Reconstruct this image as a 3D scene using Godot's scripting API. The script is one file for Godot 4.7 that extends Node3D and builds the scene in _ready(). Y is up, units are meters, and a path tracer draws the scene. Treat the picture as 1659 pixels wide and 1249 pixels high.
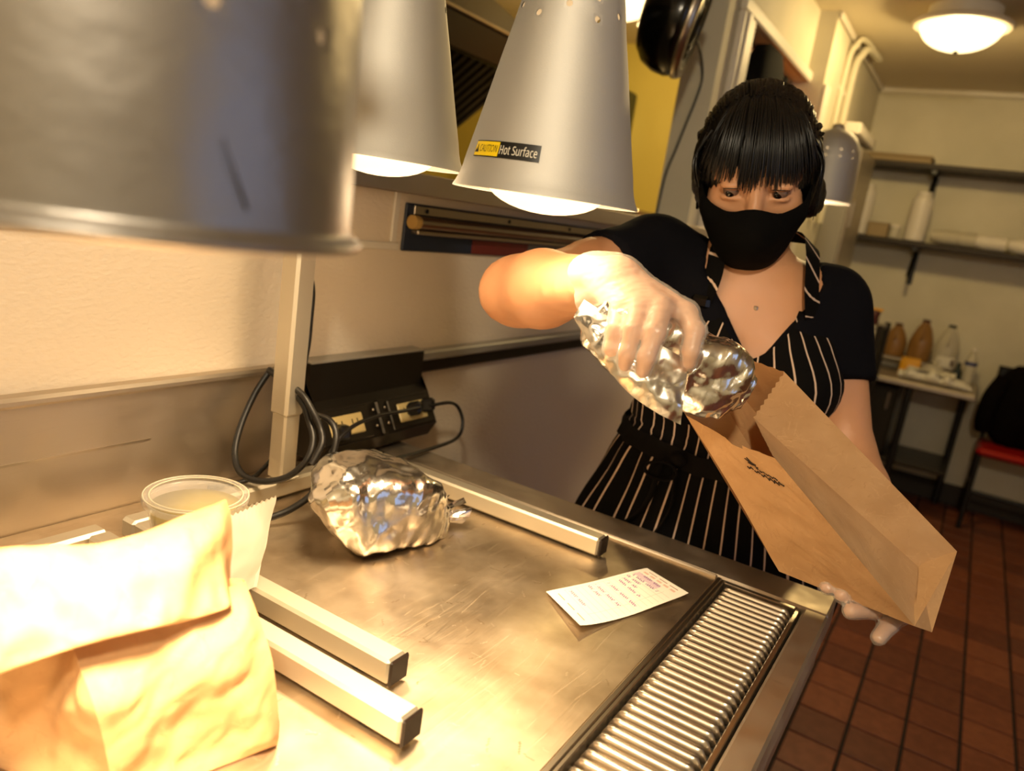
extends Node3D
# A worker bags foil-wrapped food at a steel pass counter under heat lamps.
# Metres, y up. Heights in the builders count from the counter top, which stands 0.9 m above the floor.

const CT := 0.9
const CAM_RIGHT := Vector3(0.52377186, 0.14586541, 0.83927726)
const CAM_UP := Vector3(0.11352593, 0.96449007, -0.23847593)
const CAM_FORWARD := Vector3(0.84425997, -0.22018672, -0.48861325)

var M := {}
var bases := {}
var names := {}
var rng := RandomNumberGenerator.new()
var bumps := FastNoiseLite.new()
var cells := FastNoiseLite.new()


# ---------------------------------------------------------------- mesh building
class MB:
	var v := PackedVector3Array()
	var uv := PackedVector2Array()
	var ix := PackedInt32Array()

	func p(a: Vector3, t := Vector2.ZERO) -> int:
		v.append(a)
		uv.append(t)
		return v.size() - 1

	func tri(a: int, b: int, c: int) -> void:
		ix.append(a)
		ix.append(b)
		ix.append(c)

	func quad(a: int, b: int, c: int, d: int) -> void:
		tri(a, b, c)
		tri(a, c, d)

	func fquad(a: Vector3, b: Vector3, c: Vector3, d: Vector3, s := 1.0) -> void:
		var lu := (b - a).length() * s
		var lv := (d - a).length() * s
		quad(p(a, Vector2(0, 0)), p(b, Vector2(lu, 0)), p(c, Vector2(lu, lv)), p(d, Vector2(0, lv)))

	func box(c: Vector3, s: Vector3, b := Basis.IDENTITY, bev := 0.0) -> void:
		# a box with its edges cut at 45 degrees
		var e := minf(bev, minf(s.x, minf(s.y, s.z)) * 0.45)
		var h := s / 2.0
		for ax in 3:
			var u := (ax + 1) % 3
			var w := (ax + 2) % 3
			for sg in [-1.0, 1.0]:
				var q: Array[Vector3] = []
				for k in [[-1, -1], [1, -1], [1, 1], [-1, 1]]:
					var t := Vector3.ZERO
					t[ax] = h[ax] * sg
					t[u] = (h[u] - e) * k[0]
					t[w] = (h[w] - e) * k[1]
					q.append(c + b * t)
				if sg > 0:
					fquad(q[0], q[1], q[2], q[3])
				else:
					fquad(q[0], q[3], q[2], q[1])
		if e <= 0.0:
			return
		for ax in 3:  # edges along ax
			var u := (ax + 1) % 3
			var w := (ax + 2) % 3
			for su in [-1.0, 1.0]:
				for sw in [-1.0, 1.0]:
					var q: Array[Vector3] = []
					for k in [[-1, 0], [1, 0], [1, 1], [-1, 1]]:
						var t := Vector3.ZERO
						t[ax] = (h[ax] - e) * k[0]
						t[u] = (h[u] - (e if k[1] == 1 else 0.0)) * su
						t[w] = (h[w] - (0.0 if k[1] == 1 else e)) * sw
						q.append(c + b * t)
					if su * sw > 0:
						fquad(q[0], q[3], q[2], q[1])
					else:
						fquad(q[0], q[1], q[2], q[3])
		for sx in [-1.0, 1.0]:
			for sy in [-1.0, 1.0]:
				for sz in [-1.0, 1.0]:
					var a := c + b * Vector3(h.x * sx, (h.y - e) * sy, (h.z - e) * sz)
					var d := c + b * Vector3((h.x - e) * sx, h.y * sy, (h.z - e) * sz)
					var f := c + b * Vector3((h.x - e) * sx, (h.y - e) * sy, h.z * sz)
					if sx * sy * sz > 0:
						tri(p(a), p(d), p(f))
					else:
						tri(p(a), p(f), p(d))

	func lathe(c: Vector3, prof: Array, seg := 40, b := Basis.IDENTITY) -> void:
		# prof: Vector2(radius, height) from the bottom outside up; smooth
		var first := v.size()
		var n := prof.size()
		for i in seg + 1:
			var a := TAU * i / seg
			for j in n:
				p(c + b * Vector3(prof[j].x * cos(a), prof[j].y, -prof[j].x * sin(a)), Vector2(float(i) / seg, float(j) / maxf(1, n - 1)))
		for i in seg:
			for j in n - 1:
				var q := first + i * n + j
				quad(q, q + n, q + n + 1, q + 1)

	func tube(pts: Array, r0: float, r1 := -1.0, seg := 10, flat := 1.0, caps := true) -> void:
		var n := pts.size()
		var rr := r1 if r1 >= 0.0 else r0
		var first := v.size()
		var t: Vector3 = (pts[1] - pts[0]).normalized()
		var nn := t.cross(Vector3(0.3, 1, 0.2)).normalized()
		var run := 0.0
		for i in n:
			var t2: Vector3 = (pts[mini(i + 1, n - 1)] - pts[maxi(i - 1, 0)]).normalized()
			nn = (nn - t2 * nn.dot(t2)).normalized()
			var bb := t2.cross(nn)
			var r := lerpf(r0, rr, float(i) / (n - 1))
			if i > 0:
				run += (pts[i] - pts[i - 1]).length()
			for k in seg:
				var a := TAU * k / seg
				p(pts[i] + (nn * cos(a) + bb * sin(a) * flat) * r, Vector2(float(k) / seg, run * 10.0))
		for i in n - 1:
			for k in seg:
				var a := first + i * seg + k
				var b := first + i * seg + (k + 1) % seg
				quad(a, b, b + seg, a + seg)
		if caps:
			for e in [0, n - 1]:
				var ctr := p(pts[e])
				var o: int = first + e * seg
				var ring := []
				for k in seg:
					ring.append(p(v[o + k]))
				for k in seg:
					if e == 0:
						tri(ctr, ring[(k + 1) % seg], ring[k])
					else:
						tri(ctr, ring[k], ring[(k + 1) % seg])

	func sphere(c: Vector3, r: Vector3, seg := 16, b := Basis.IDENTITY) -> void:
		var first := v.size()
		var rows := seg / 2
		for j in rows + 1:
			var e := -PI / 2 + PI * j / rows
			for i in seg + 1:
				var a := TAU * i / seg
				p(c + b * Vector3(r.x * cos(e) * cos(a), r.y * sin(e), -r.z * cos(e) * sin(a)), Vector2(float(i) / seg, float(j) / rows))
		for j in rows:
			for i in seg:
				var q := first + j * (seg + 1) + i
				quad(q, q + 1, q + seg + 2, q + seg + 1)

	func grid(nu: int, nv: int, f: Callable, us := 1.0, vs := 1.0) -> void:
		# f(u, v) -> point; the front is where u x v points
		var first := v.size()
		for j in nv + 1:
			for i in nu + 1:
				p(f.call(float(i) / nu, float(j) / nv), Vector2(us * i / nu, vs * j / nv))
		for j in nv:
			for i in nu:
				var q := first + j * (nu + 1) + i
				quad(q, q + 1, q + nu + 2, q + nu + 1)

	func add(o: MB, at := Transform3D.IDENTITY) -> void:
		var n := v.size()
		for k in o.v.size():
			p(at * o.v[k], o.uv[k])
		for i in o.ix:
			ix.append(n + i)

	func mesh(off := Vector3.ZERO, flat := false) -> ArrayMesh:
		var vv := PackedVector3Array()
		var tt := PackedVector2Array()
		var ii := PackedInt32Array()
		var nn := PackedVector3Array()
		if flat:
			for k in range(0, ix.size(), 3):
				var a := v[ix[k]]
				var b := v[ix[k + 1]]
				var c := v[ix[k + 2]]
				var m := (b - a).cross(c - a).normalized()
				for q in 3:
					vv.append(v[ix[k + q]] - off)
					tt.append(uv[ix[k + q]])
					nn.append(m)
				ii.append(k)
				ii.append(k + 2)
				ii.append(k + 1)
		else:
			nn.resize(v.size())
			vv.resize(v.size())
			for k in range(0, ix.size(), 3):
				var a := v[ix[k]]
				var m := (v[ix[k + 1]] - a).cross(v[ix[k + 2]] - a)
				nn[ix[k]] += m
				nn[ix[k + 1]] += m
				nn[ix[k + 2]] += m
				ii.append(ix[k])
				ii.append(ix[k + 2])
				ii.append(ix[k + 1])
			for k in v.size():
				vv[k] = v[k] - off
				nn[k] = nn[k].normalized() if nn[k].length() > 1e-14 else Vector3.UP
			tt = uv
		var arr := []
		arr.resize(Mesh.ARRAY_MAX)
		arr[Mesh.ARRAY_VERTEX] = vv
		arr[Mesh.ARRAY_NORMAL] = nn
		arr[Mesh.ARRAY_TEX_UV] = tt
		arr[Mesh.ARRAY_INDEX] = ii
		var am := ArrayMesh.new()
		am.add_surface_from_arrays(Mesh.PRIMITIVE_TRIANGLES, arr)
		return am


# ---------------------------------------------------------------- distance fields, meshed as surface nets
class SDF:
	var o: Vector3
	var h: float
	var nx: int
	var ny: int
	var nz: int
	var d := PackedFloat32Array()

	func _init(lo: Vector3, hi: Vector3, cell: float) -> void:
		o = lo
		h = cell
		nx = int(ceil((hi.x - lo.x) / cell)) + 1
		ny = int(ceil((hi.y - lo.y) / cell)) + 1
		nz = int(ceil((hi.z - lo.z) / cell)) + 1
		d.resize(nx * ny * nz)
		d.fill(0.5)

	func clone() -> SDF:
		var c := SDF.new(o, o + Vector3.ONE * h, h)
		c.nx = nx
		c.ny = ny
		c.nz = nz
		c.d = d.duplicate()
		return c

	func span(lo: Vector3, hi: Vector3) -> Array:
		return [maxi(0, int((lo.x - o.x) / h)), mini(nx - 1, int((hi.x - o.x) / h) + 1), maxi(0, int((lo.y - o.y) / h)), mini(ny - 1, int((hi.y - o.y) / h) + 1), maxi(0, int((lo.z - o.z) / h)), mini(nz - 1, int((hi.z - o.z) / h) + 1)]

	func put(at: int, e: float, k: float, sub: bool) -> void:
		var a := d[at]
		if sub:
			e = -e
			var w := clampf(0.5 - 0.5 * (a - e) / k, 0.0, 1.0)
			d[at] = lerpf(a, e, w) + k * w * (1.0 - w)
		else:
			var w := clampf(0.5 + 0.5 * (a - e) / k, 0.0, 1.0)
			d[at] = lerpf(a, e, w) - k * w * (1.0 - w)

	func cap(a: Vector3, b: Vector3, ra: float, rb: float, k := 0.01, sub := false) -> void:
		var m := maxf(ra, rb) + k + 2.5 * h
		var lo := Vector3(minf(a.x, b.x), minf(a.y, b.y), minf(a.z, b.z)) - Vector3.ONE * m
		var hi := Vector3(maxf(a.x, b.x), maxf(a.y, b.y), maxf(a.z, b.z)) + Vector3.ONE * m
		var s := span(lo, hi)
		var ab := b - a
		var l2 := maxf(ab.length_squared(), 1e-9)
		for z in range(s[4], s[5] + 1):
			for y in range(s[2], s[3] + 1):
				var at: int = (z * ny + y) * nx
				for x in range(s[0], s[1] + 1):
					var q := o + Vector3(x, y, z) * h - a
					var t := clampf(q.dot(ab) / l2, 0.0, 1.0)
					put(at + x, (q - ab * t).length() - lerpf(ra, rb, t), k, sub)

	func ell(c: Vector3, b: Basis, r: Vector3, k := 0.01, sub := false) -> void:
		var m := maxf(r.x, maxf(r.y, r.z)) + k + 2.5 * h
		var s := span(c - Vector3.ONE * m, c + Vector3.ONE * m)
		var bt := b.transposed()
		for z in range(s[4], s[5] + 1):
			for y in range(s[2], s[3] + 1):
				var at: int = (z * ny + y) * nx
				for x in range(s[0], s[1] + 1):
					var q := bt * (o + Vector3(x, y, z) * h - c)
					var q1 := q / r
					var k0 := q1.length()
					var k1 := (q1 / r).length()
					put(at + x, -minf(r.x, minf(r.y, r.z)) if k1 < 1e-6 else k0 * (k0 - 1.0) / k1, k, sub)

	func each(lo: Vector3, hi: Vector3, f: Callable) -> void:
		# f(point, old distance) -> new distance
		var s := span(lo, hi)
		for z in range(s[4], s[5] + 1):
			for y in range(s[2], s[3] + 1):
				var at: int = (z * ny + y) * nx
				for x in range(s[0], s[1] + 1):
					d[at + x] = f.call(o + Vector3(x, y, z) * h, d[at + x])

	func sample(p: Vector3) -> float:
		var q := (p - o) / h
		var x := clampi(int(q.x), 0, nx - 2)
		var y := clampi(int(q.y), 0, ny - 2)
		var z := clampi(int(q.z), 0, nz - 2)
		var f := q - Vector3(x, y, z)
		var at := (z * ny + y) * nx + x
		var l := nx * ny
		var a := lerpf(lerpf(d[at], d[at + 1], f.x), lerpf(d[at + nx], d[at + nx + 1], f.x), f.y)
		var b := lerpf(lerpf(d[at + l], d[at + l + 1], f.x), lerpf(d[at + l + nx], d[at + l + nx + 1], f.x), f.y)
		return lerpf(a, b, f.z)

	func net(mb: MB, iso := 0.0) -> void:
		var id := PackedInt32Array()
		id.resize(d.size())
		id.fill(-1)
		var l := nx * ny
		var off := [0, 1, nx, nx + 1, l, l + 1, l + nx, l + nx + 1]
		var ed := [[0, 1], [2, 3], [4, 5], [6, 7], [0, 2], [1, 3], [4, 6], [5, 7], [0, 4], [1, 5], [2, 6], [3, 7]]
		var cor := [Vector3(0, 0, 0), Vector3(1, 0, 0), Vector3(0, 1, 0), Vector3(1, 1, 0), Vector3(0, 0, 1), Vector3(1, 0, 1), Vector3(0, 1, 1), Vector3(1, 1, 1)]
		for z in nz - 1:
			for y in ny - 1:
				var at := (z * ny + y) * nx
				for x in nx - 1:
					var i := at + x
					var g0 := d[i] - iso
					if absf(g0) > 2.5 * h:
						continue
					var neg := 0
					for c in 8:
						if d[i + off[c]] < iso:
							neg += 1
					if neg == 0 or neg == 8:
						continue
					var sum := Vector3.ZERO
					var cnt := 0
					for e in ed:
						var a := d[i + off[e[0]]] - iso
						var b := d[i + off[e[1]]] - iso
						if (a < 0.0) != (b < 0.0):
							sum += cor[e[0]].lerp(cor[e[1]], a / (a - b))
							cnt += 1
					id[i] = mb.p(o + (Vector3(x, y, z) + sum / cnt) * h)
		for z in range(1, nz - 1):
			for y in range(1, ny - 1):
				var at := (z * ny + y) * nx
				for x in range(1, nx - 1):
					var i := at + x
					var a := d[i] - iso
					if absf(a) > 2.5 * h:
						continue
					var s := a < 0.0
					if s != (d[i + 1] < iso):
						face(mb, id[i - nx - l], id[i - l], id[i], id[i - nx], s)
					if s != (d[i + nx] < iso):
						face(mb, id[i - l - 1], id[i - 1], id[i], id[i - l], s)
					if s != (d[i + l] < iso):
						face(mb, id[i - 1 - nx], id[i - nx], id[i], id[i - 1], s)

	func face(mb: MB, a: int, b: int, c: int, e: int, s: bool) -> void:
		if a < 0 or b < 0 or c < 0 or e < 0:
			return
		if s:
			mb.quad(a, b, c, e)
		else:
			mb.quad(a, e, c, b)


# ---------------------------------------------------------------- scene nodes
func numbered(called: String) -> String:
	var n: int = names.get(called, 0)
	names[called] = n + 1
	return called if n == 0 else "%s_%03d" % [called, n]


func thing(called: String, label: String, category: String, base: Vector3, group := "") -> Node3D:
	var o := Node3D.new()
	o.name = numbered(called)
	add_child(o)
	o.position = base + Vector3(0, CT, 0)
	o.set_meta("label", label)
	o.set_meta("category", category)
	if group:
		o.set_meta("group", group)
	bases[o] = base
	return o


func structure(called: String, base := Vector3.ZERO, label := "", category := "") -> Node3D:
	var o := Node3D.new()
	o.name = called
	add_child(o)
	o.position = base + Vector3(0, CT, 0)
	o.set_meta("kind", "structure")
	if label:
		o.set_meta("label", label)
		o.set_meta("category", category)
	bases[o] = base
	return o


func part(parent: Node3D, called: String, mb: MB, m: Material, flat := false, label := "") -> MeshInstance3D:
	var o := MeshInstance3D.new()
	o.name = called
	o.mesh = mb.mesh(bases[parent], flat)
	o.material_override = m
	parent.add_child(o, true)
	bases[o] = bases[parent]
	if label:
		o.set_meta("label", label)
	return o


func inst(parent: Node3D, called: String, mesh: Mesh, m: Material, at: Vector3, b := Basis.IDENTITY) -> MeshInstance3D:
	var o := MeshInstance3D.new()
	o.name = called
	o.mesh = mesh
	o.material_override = m
	parent.add_child(o, true)
	o.transform = Transform3D(b, at - bases[parent])
	bases[o] = bases[parent]
	return o


func curve(pts: Array, each := 8) -> Array:
	# Catmull-Rom through the points
	var out := []
	var n := pts.size()
	for i in n - 1:
		var a: Vector3 = pts[maxi(i - 1, 0)]
		var b: Vector3 = pts[i]
		var c: Vector3 = pts[i + 1]
		var e: Vector3 = pts[mini(i + 2, n - 1)]
		for k in each:
			var t := float(k) / each
			out.append(0.5 * (2.0 * b + (c - a) * t + (2.0 * a - 5.0 * b + 4.0 * c - e) * t * t + (3.0 * b - a - 3.0 * c + e) * t * t * t))
	out.append(pts[n - 1])
	return out


# ---------------------------------------------------------------- materials
func paint(key: String, c: Color, rough := 0.6, metal := 0.0) -> StandardMaterial3D:
	var m := StandardMaterial3D.new()
	m.resource_name = key
	m.albedo_color = c
	m.roughness = rough
	m.metallic = metal
	M[key] = m
	return m


func noise_image(size: int, freq: float, seed_: int, lo := 0.0, hi := 1.0, stretch := 1.0) -> ImageTexture:
	var n := FastNoiseLite.new()
	n.seed = seed_
	n.frequency = freq
	n.fractal_octaves = 4
	var im := n.get_seamless_image(size, size)
	var out := Image.create(size, size, false, Image.FORMAT_RGB8)
	for y in size:
		for x in size:
			var g := lerpf(lo, hi, im.get_pixel(int(x / stretch) % size, y).r)
			out.set_pixel(x, y, Color(g, g, g))
	return ImageTexture.create_from_image(out)


func brushed_image(size: int, lo: float, hi: float, seed_: int) -> ImageTexture:
	# fine grooves that run along u, with longer single scratches and hand smudges
	var r := RandomNumberGenerator.new()
	r.seed = seed_
	var n := FastNoiseLite.new()
	n.seed = seed_
	n.frequency = 0.006
	var smudge := n.get_seamless_image(size, size)
	var out := Image.create(size, size, false, Image.FORMAT_RGB8)
	for y in size:
		var g := r.randf()
		var x := 0
		while x < size:
			var run := r.randi_range(20, 160)
			g = lerpf(g, r.randf(), 0.5)
			for k in run:
				if x < size:
					var s := smudge.get_pixel(x, y).r
					var w := lerpf(lo, hi, clampf(0.35 * g + 0.65 * s, 0.0, 1.0))
					out.set_pixel(x, y, Color(w, w, w))
					x += 1
	for k in 200:
		var x := r.randf() * size
		var y := r.randf() * size
		var a := r.randf_range(-0.15, 0.15) + (0.7 if r.randf() < 0.15 else 0.0)
		var w := r.randf_range(lo, hi) * 1.1
		for q in r.randi_range(20, 120):
			out.set_pixel(posmod(int(x), size), posmod(int(y), size), Color(w, w, w))
			x += cos(a)
			y += sin(a)
	return ImageTexture.create_from_image(out)


func tinted_image(size: int, freq: float, seed_: int, a: Color, b: Color, fibres := 0) -> ImageTexture:
	var n := FastNoiseLite.new()
	n.seed = seed_
	n.frequency = freq
	n.fractal_octaves = 5
	var im := n.get_seamless_image(size, size)
	var out := Image.create(size, size, false, Image.FORMAT_RGB8)
	for y in size:
		for x in size:
			out.set_pixel(x, y, a.lerp(b, im.get_pixel(x, y).r))
	var r := RandomNumberGenerator.new()
	r.seed = seed_
	for k in fibres:
		var x := r.randf() * size
		var y := r.randf() * size
		var an := r.randf() * TAU
		var c := a.lerp(b, r.randf_range(-0.3, 1.3))
		for q in r.randi_range(3, 12):
			out.set_pixel(posmod(int(x), size), posmod(int(y), size), c)
			x += cos(an)
			y += sin(an)
	return ImageTexture.create_from_image(out)


func triplanar(m: StandardMaterial3D, scale: float, world := true) -> void:
	m.uv1_triplanar = true
	m.uv1_world_triplanar = world
	m.uv1_scale = Vector3.ONE * scale


func materials() -> void:
	var brushed := brushed_image(512, 0.34, 0.52, 5)
	var soft := noise_image(256, 0.03, 8, 0.0, 1.0)
	var pebble := noise_image(256, 0.09, 3, 0.0, 1.0, 2.0)
	var grain := noise_image(256, 0.25, 4, 0.0, 1.0)

	var m := paint("steel_top", Color(0.85, 0.79, 0.70), 1.0, 1.0)
	m.albedo_texture = tinted_image(256, 0.014, 61, Color(0.80, 0.77, 0.73), Color(1, 1, 1), 120)
	m.roughness_texture = brushed
	triplanar(m, 2.6)
	m.heightmap_enabled = true
	m.heightmap_texture = brushed
	m.heightmap_scale = 0.006
	m = paint("steel", Color(0.76, 0.72, 0.66), 1.0, 1.0)
	m.roughness_texture = brushed
	triplanar(m, 4.0)
	m = paint("steel_rim", Color(0.72, 0.68, 0.62), 0.3, 1.0)
	m = paint("rim_steel", Color(0.78, 0.73, 0.66), 1.0, 1.0)
	m.roughness_texture = noise_image(256, 0.02, 17, 0.42, 0.6)
	triplanar(m, 3.0)
	m = paint("tube_steel", Color(0.82, 0.79, 0.72), 0.48, 0.9)
	m = paint("shade_alu", Color(0.78, 0.77, 0.75), 0.64, 0.85)
	m.heightmap_enabled = true
	m.heightmap_texture = grain
	m.heightmap_scale = 0.010
	triplanar(m, 9.0, false)
	m = paint("shade_alu_old", Color(0.62, 0.60, 0.58), 0.40, 0.95)
	m.heightmap_enabled = true
	m.heightmap_texture = soft
	m.heightmap_scale = 0.03
	triplanar(m, 7.0, false)
	m = paint("foil", Color(0.93, 0.92, 0.90), 0.20, 1.0)
	m.cull_mode = BaseMaterial3D.CULL_DISABLED
	m = paint("wall_panel", Color(0.88, 0.82, 0.73), 0.42)
	m.heightmap_enabled = true
	m.heightmap_texture = pebble
	m.heightmap_scale = 0.08
	triplanar(m, 5.0)
	m = paint("wall_paint", Color(0.84, 0.81, 0.72), 0.7)
	m.albedo_texture = tinted_image(256, 0.012, 21, Color(0.93, 0.93, 0.92), Color(1, 1, 1))
	triplanar(m, 0.8)
	m = paint("ceiling_paint", Color(0.84, 0.79, 0.68), 0.75)
	m = paint("kitchen_wall", Color(0.80, 0.73, 0.36), 0.6)
	paint("white_trim", Color(0.86, 0.83, 0.77), 0.45)
	paint("grey_trim", Color(0.55, 0.53, 0.49), 0.4)
	paint("dark_metal", Color(0.20, 0.18, 0.15), 0.38, 0.7)
	paint("black_plastic", Color(0.05, 0.045, 0.04), 0.35)
	paint("black_gloss", Color(0.025, 0.022, 0.02), 0.18)
	paint("black_rubber", Color(0.06, 0.05, 0.045), 0.45)
	paint("cap_brown", Color(0.13, 0.09, 0.06), 0.45)
	paint("shelf_dark", Color(0.16, 0.12, 0.08), 0.6)
	paint("ivory_plastic", Color(0.80, 0.72, 0.50), 0.4)
	paint("yellow_print", Color(0.93, 0.80, 0.10), 0.4)
	paint("black_print", Color(0.05, 0.04, 0.035), 0.4)
	paint("white_print", Color(0.92, 0.90, 0.84), 0.4)
	paint("board_blue", Color(0.10, 0.14, 0.22), 0.5)
	paint("board_red", Color(0.42, 0.13, 0.10), 0.5)
	paint("board_grey", Color(0.45, 0.42, 0.38), 0.5)
	paint("wood_end", Color(0.72, 0.58, 0.32), 0.6)
	for k in 4:
		m = paint("tile_%d" % k, Color(1, 1, 1), 0.42)
		var c: Color = [Color(0.47, 0.235, 0.13), Color(0.43, 0.205, 0.11), Color(0.50, 0.26, 0.145), Color(0.40, 0.19, 0.105)][k]
		m.albedo_texture = tinted_image(128, 0.05, 30 + k, c.darkened(0.12), c.lightened(0.06), 80)
		triplanar(m, 3.0)
	paint("grout", Color(0.12, 0.085, 0.06), 0.9)
	m = paint("quarry_floor", Color(1, 1, 1), 0.45)
	m.albedo_texture = tinted_image(256, 0.03, 41, Color(0.38, 0.18, 0.10), Color(0.46, 0.23, 0.13))
	triplanar(m, 1.0)
	m = paint("kraft", Color(1, 1, 1), 0.75)
	m.albedo_texture = tinted_image(256, 0.02, 51, Color(0.72, 0.56, 0.38), Color(0.80, 0.64, 0.46), 700)
	triplanar(m, 4.0)
	m.backlight_enabled = true
	m.backlight = Color(0.38, 0.22, 0.10)
	m.cull_mode = BaseMaterial3D.CULL_DISABLED
	m = paint("white_paper", Color(0.90, 0.88, 0.82), 0.7)
	m.backlight_enabled = true
	m.backlight = Color(0.5, 0.47, 0.4)
	m.cull_mode = BaseMaterial3D.CULL_DISABLED
	paint("ink_brown", Color(0.20, 0.13, 0.08), 0.8)
	m = paint("skin", Color(0.78, 0.57, 0.42), 0.48)
	m.subsurf_scatter_enabled = true
	m.subsurf_scatter_strength = 0.05
	paint("shirt", Color(0.045, 0.043, 0.065), 0.9)
	m = paint("mask_cloth", Color(0.022, 0.019, 0.017), 0.9)
	m = paint("apron", Color(1, 1, 1), 0.85)
	var stripe := Image.create(64, 16, false, Image.FORMAT_RGB8)
	for y in 16:
		for x in 64:
			stripe.set_pixel(x, y, Color(0.80, 0.70, 0.62) if x >= 28 and x < 35 else Color(0.045, 0.036, 0.032))
	m.albedo_texture = ImageTexture.create_from_image(stripe)
	m.cull_mode = BaseMaterial3D.CULL_DISABLED
	paint("apron_plain", Color(0.065, 0.053, 0.046), 0.85)
	m = paint("hair", Color(0.028, 0.021, 0.018), 0.36)
	paint("trousers", Color(0.06, 0.06, 0.07), 0.85)
	paint("eye_white", Color(0.46, 0.36, 0.31), 0.25)
	paint("iris", Color(0.05, 0.03, 0.02), 0.12)
	paint("brow", Color(0.10, 0.06, 0.04), 0.7)
	m = paint("glove", Color(0.90, 0.87, 0.83, 0.30), 0.26)
	m.transparency = BaseMaterial3D.TRANSPARENCY_ALPHA
	m = paint("clear_plastic", Color(1, 1, 1, 0.12), 0.08)
	m.transparency = BaseMaterial3D.TRANSPARENCY_ALPHA
	m = paint("milky_plastic", Color(0.85, 0.82, 0.74, 0.6), 0.35)
	m.transparency = BaseMaterial3D.TRANSPARENCY_ALPHA
	paint("sauce", Color(0.62, 0.55, 0.22), 0.3)
	paint("white_plastic", Color(0.86, 0.83, 0.78), 0.4)
	paint("brown_liquid", Color(0.55, 0.40, 0.21), 0.3)
	paint("cap_red", Color(0.25, 0.05, 0.04), 0.4)
	paint("cap_green", Color(0.05, 0.12, 0.08), 0.4)
	paint("blue_band", Color(0.10, 0.16, 0.42), 0.4)
	paint("yellow_packet", Color(0.86, 0.62, 0.10), 0.5)
	paint("towel", Color(0.88, 0.86, 0.80), 0.9)
	paint("red_vinyl", Color(0.62, 0.06, 0.03), 0.35)
	paint("jacket", Color(0.035, 0.018, 0.015), 0.9)
	paint("black_cloth", Color(0.03, 0.028, 0.028), 0.8)
	paint("orange_wood", Color(0.70, 0.40, 0.13), 0.5)
	paint("cardboard", Color(0.62, 0.54, 0.40), 0.8)
	paint("green_door", Color(0.26, 0.28, 0.20), 0.5)
	paint("maroon", Color(0.25, 0.07, 0.08), 0.6)
	for k in ["shirt", "mask_cloth", "apron", "apron_plain", "jacket", "black_cloth", "trousers"]:
		M[k].metallic_specular = 0.22


func glow(key: String, c: Color, power: float) -> StandardMaterial3D:
	var m := paint(key, c, 0.25)
	m.emission_enabled = true
	m.emission = c
	m.emission_energy_multiplier = power
	return m


func _ready() -> void:
	rng.seed = 7
	bumps.seed = 3
	bumps.frequency = 1.0
	bumps.fractal_octaves = 3
	cells.seed = 9
	cells.noise_type = FastNoiseLite.TYPE_CELLULAR
	cells.cellular_return_type = FastNoiseLite.RETURN_DISTANCE2_SUB
	cells.frequency = 1.0
	cells.fractal_type = FastNoiseLite.FRACTAL_NONE
	view()
	materials()
	room()
	kitchen()
	counter()
	heat_lamps()
	counter_goods()
	held_things()
	woman()
	back_of_room()


func view() -> void:
	var cam := Camera3D.new()
	cam.name = "camera"
	add_child(cam)
	cam.transform = Transform3D(Basis(CAM_RIGHT, CAM_UP, -CAM_FORWARD), Vector3(0, CT + 0.45, 0))
	var opt := CameraAttributesPhysical.new()
	opt.frustum_focal_length = 25.0
	opt.frustum_focus_distance = 0.85
	opt.exposure_aperture = 4.0
	opt.frustum_near = 0.01
	opt.frustum_far = 60.0
	cam.attributes = opt
	cam.fov = 2.0 * rad_to_deg(atan(624.5 / 1240.0))
	cam.near = 0.01
	cam.far = 60.0
	cam.current = true
	var we := WorldEnvironment.new()
	we.name = "world"
	var env := Environment.new()
	env.background_mode = Environment.BG_COLOR
	env.background_color = Color(0.68, 0.79, 1.0)
	env.background_energy_multiplier = 1.2
	env.tonemap_mode = Environment.TONE_MAPPER_LINEAR
	env.tonemap_exposure = 1.0
	env.sdfgi_enabled = true
	env.ssao_enabled = true
	env.ssil_enabled = true
	we.environment = env
	add_child(we)


func omni(parent: Node3D, at: Vector3, c: Color, e: float, size: float) -> void:
	var l := OmniLight3D.new()
	l.name = "light"
	parent.add_child(l, true)
	l.position = at - bases[parent]
	l.light_color = c
	l.light_energy = e
	l.light_size = size
	l.omni_range = 12.0
	l.omni_attenuation = 2.0
	l.shadow_enabled = true


# ---------------------------------------------------------------- the room
func slab(parent: Node3D, called: String, lo: Vector3, hi: Vector3, m: Material, bev := 0.0) -> MeshInstance3D:
	var mb := MB.new()
	mb.box((lo + hi) / 2, hi - lo, Basis.IDENTITY, bev)
	return part(parent, called, mb, m)


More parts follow.
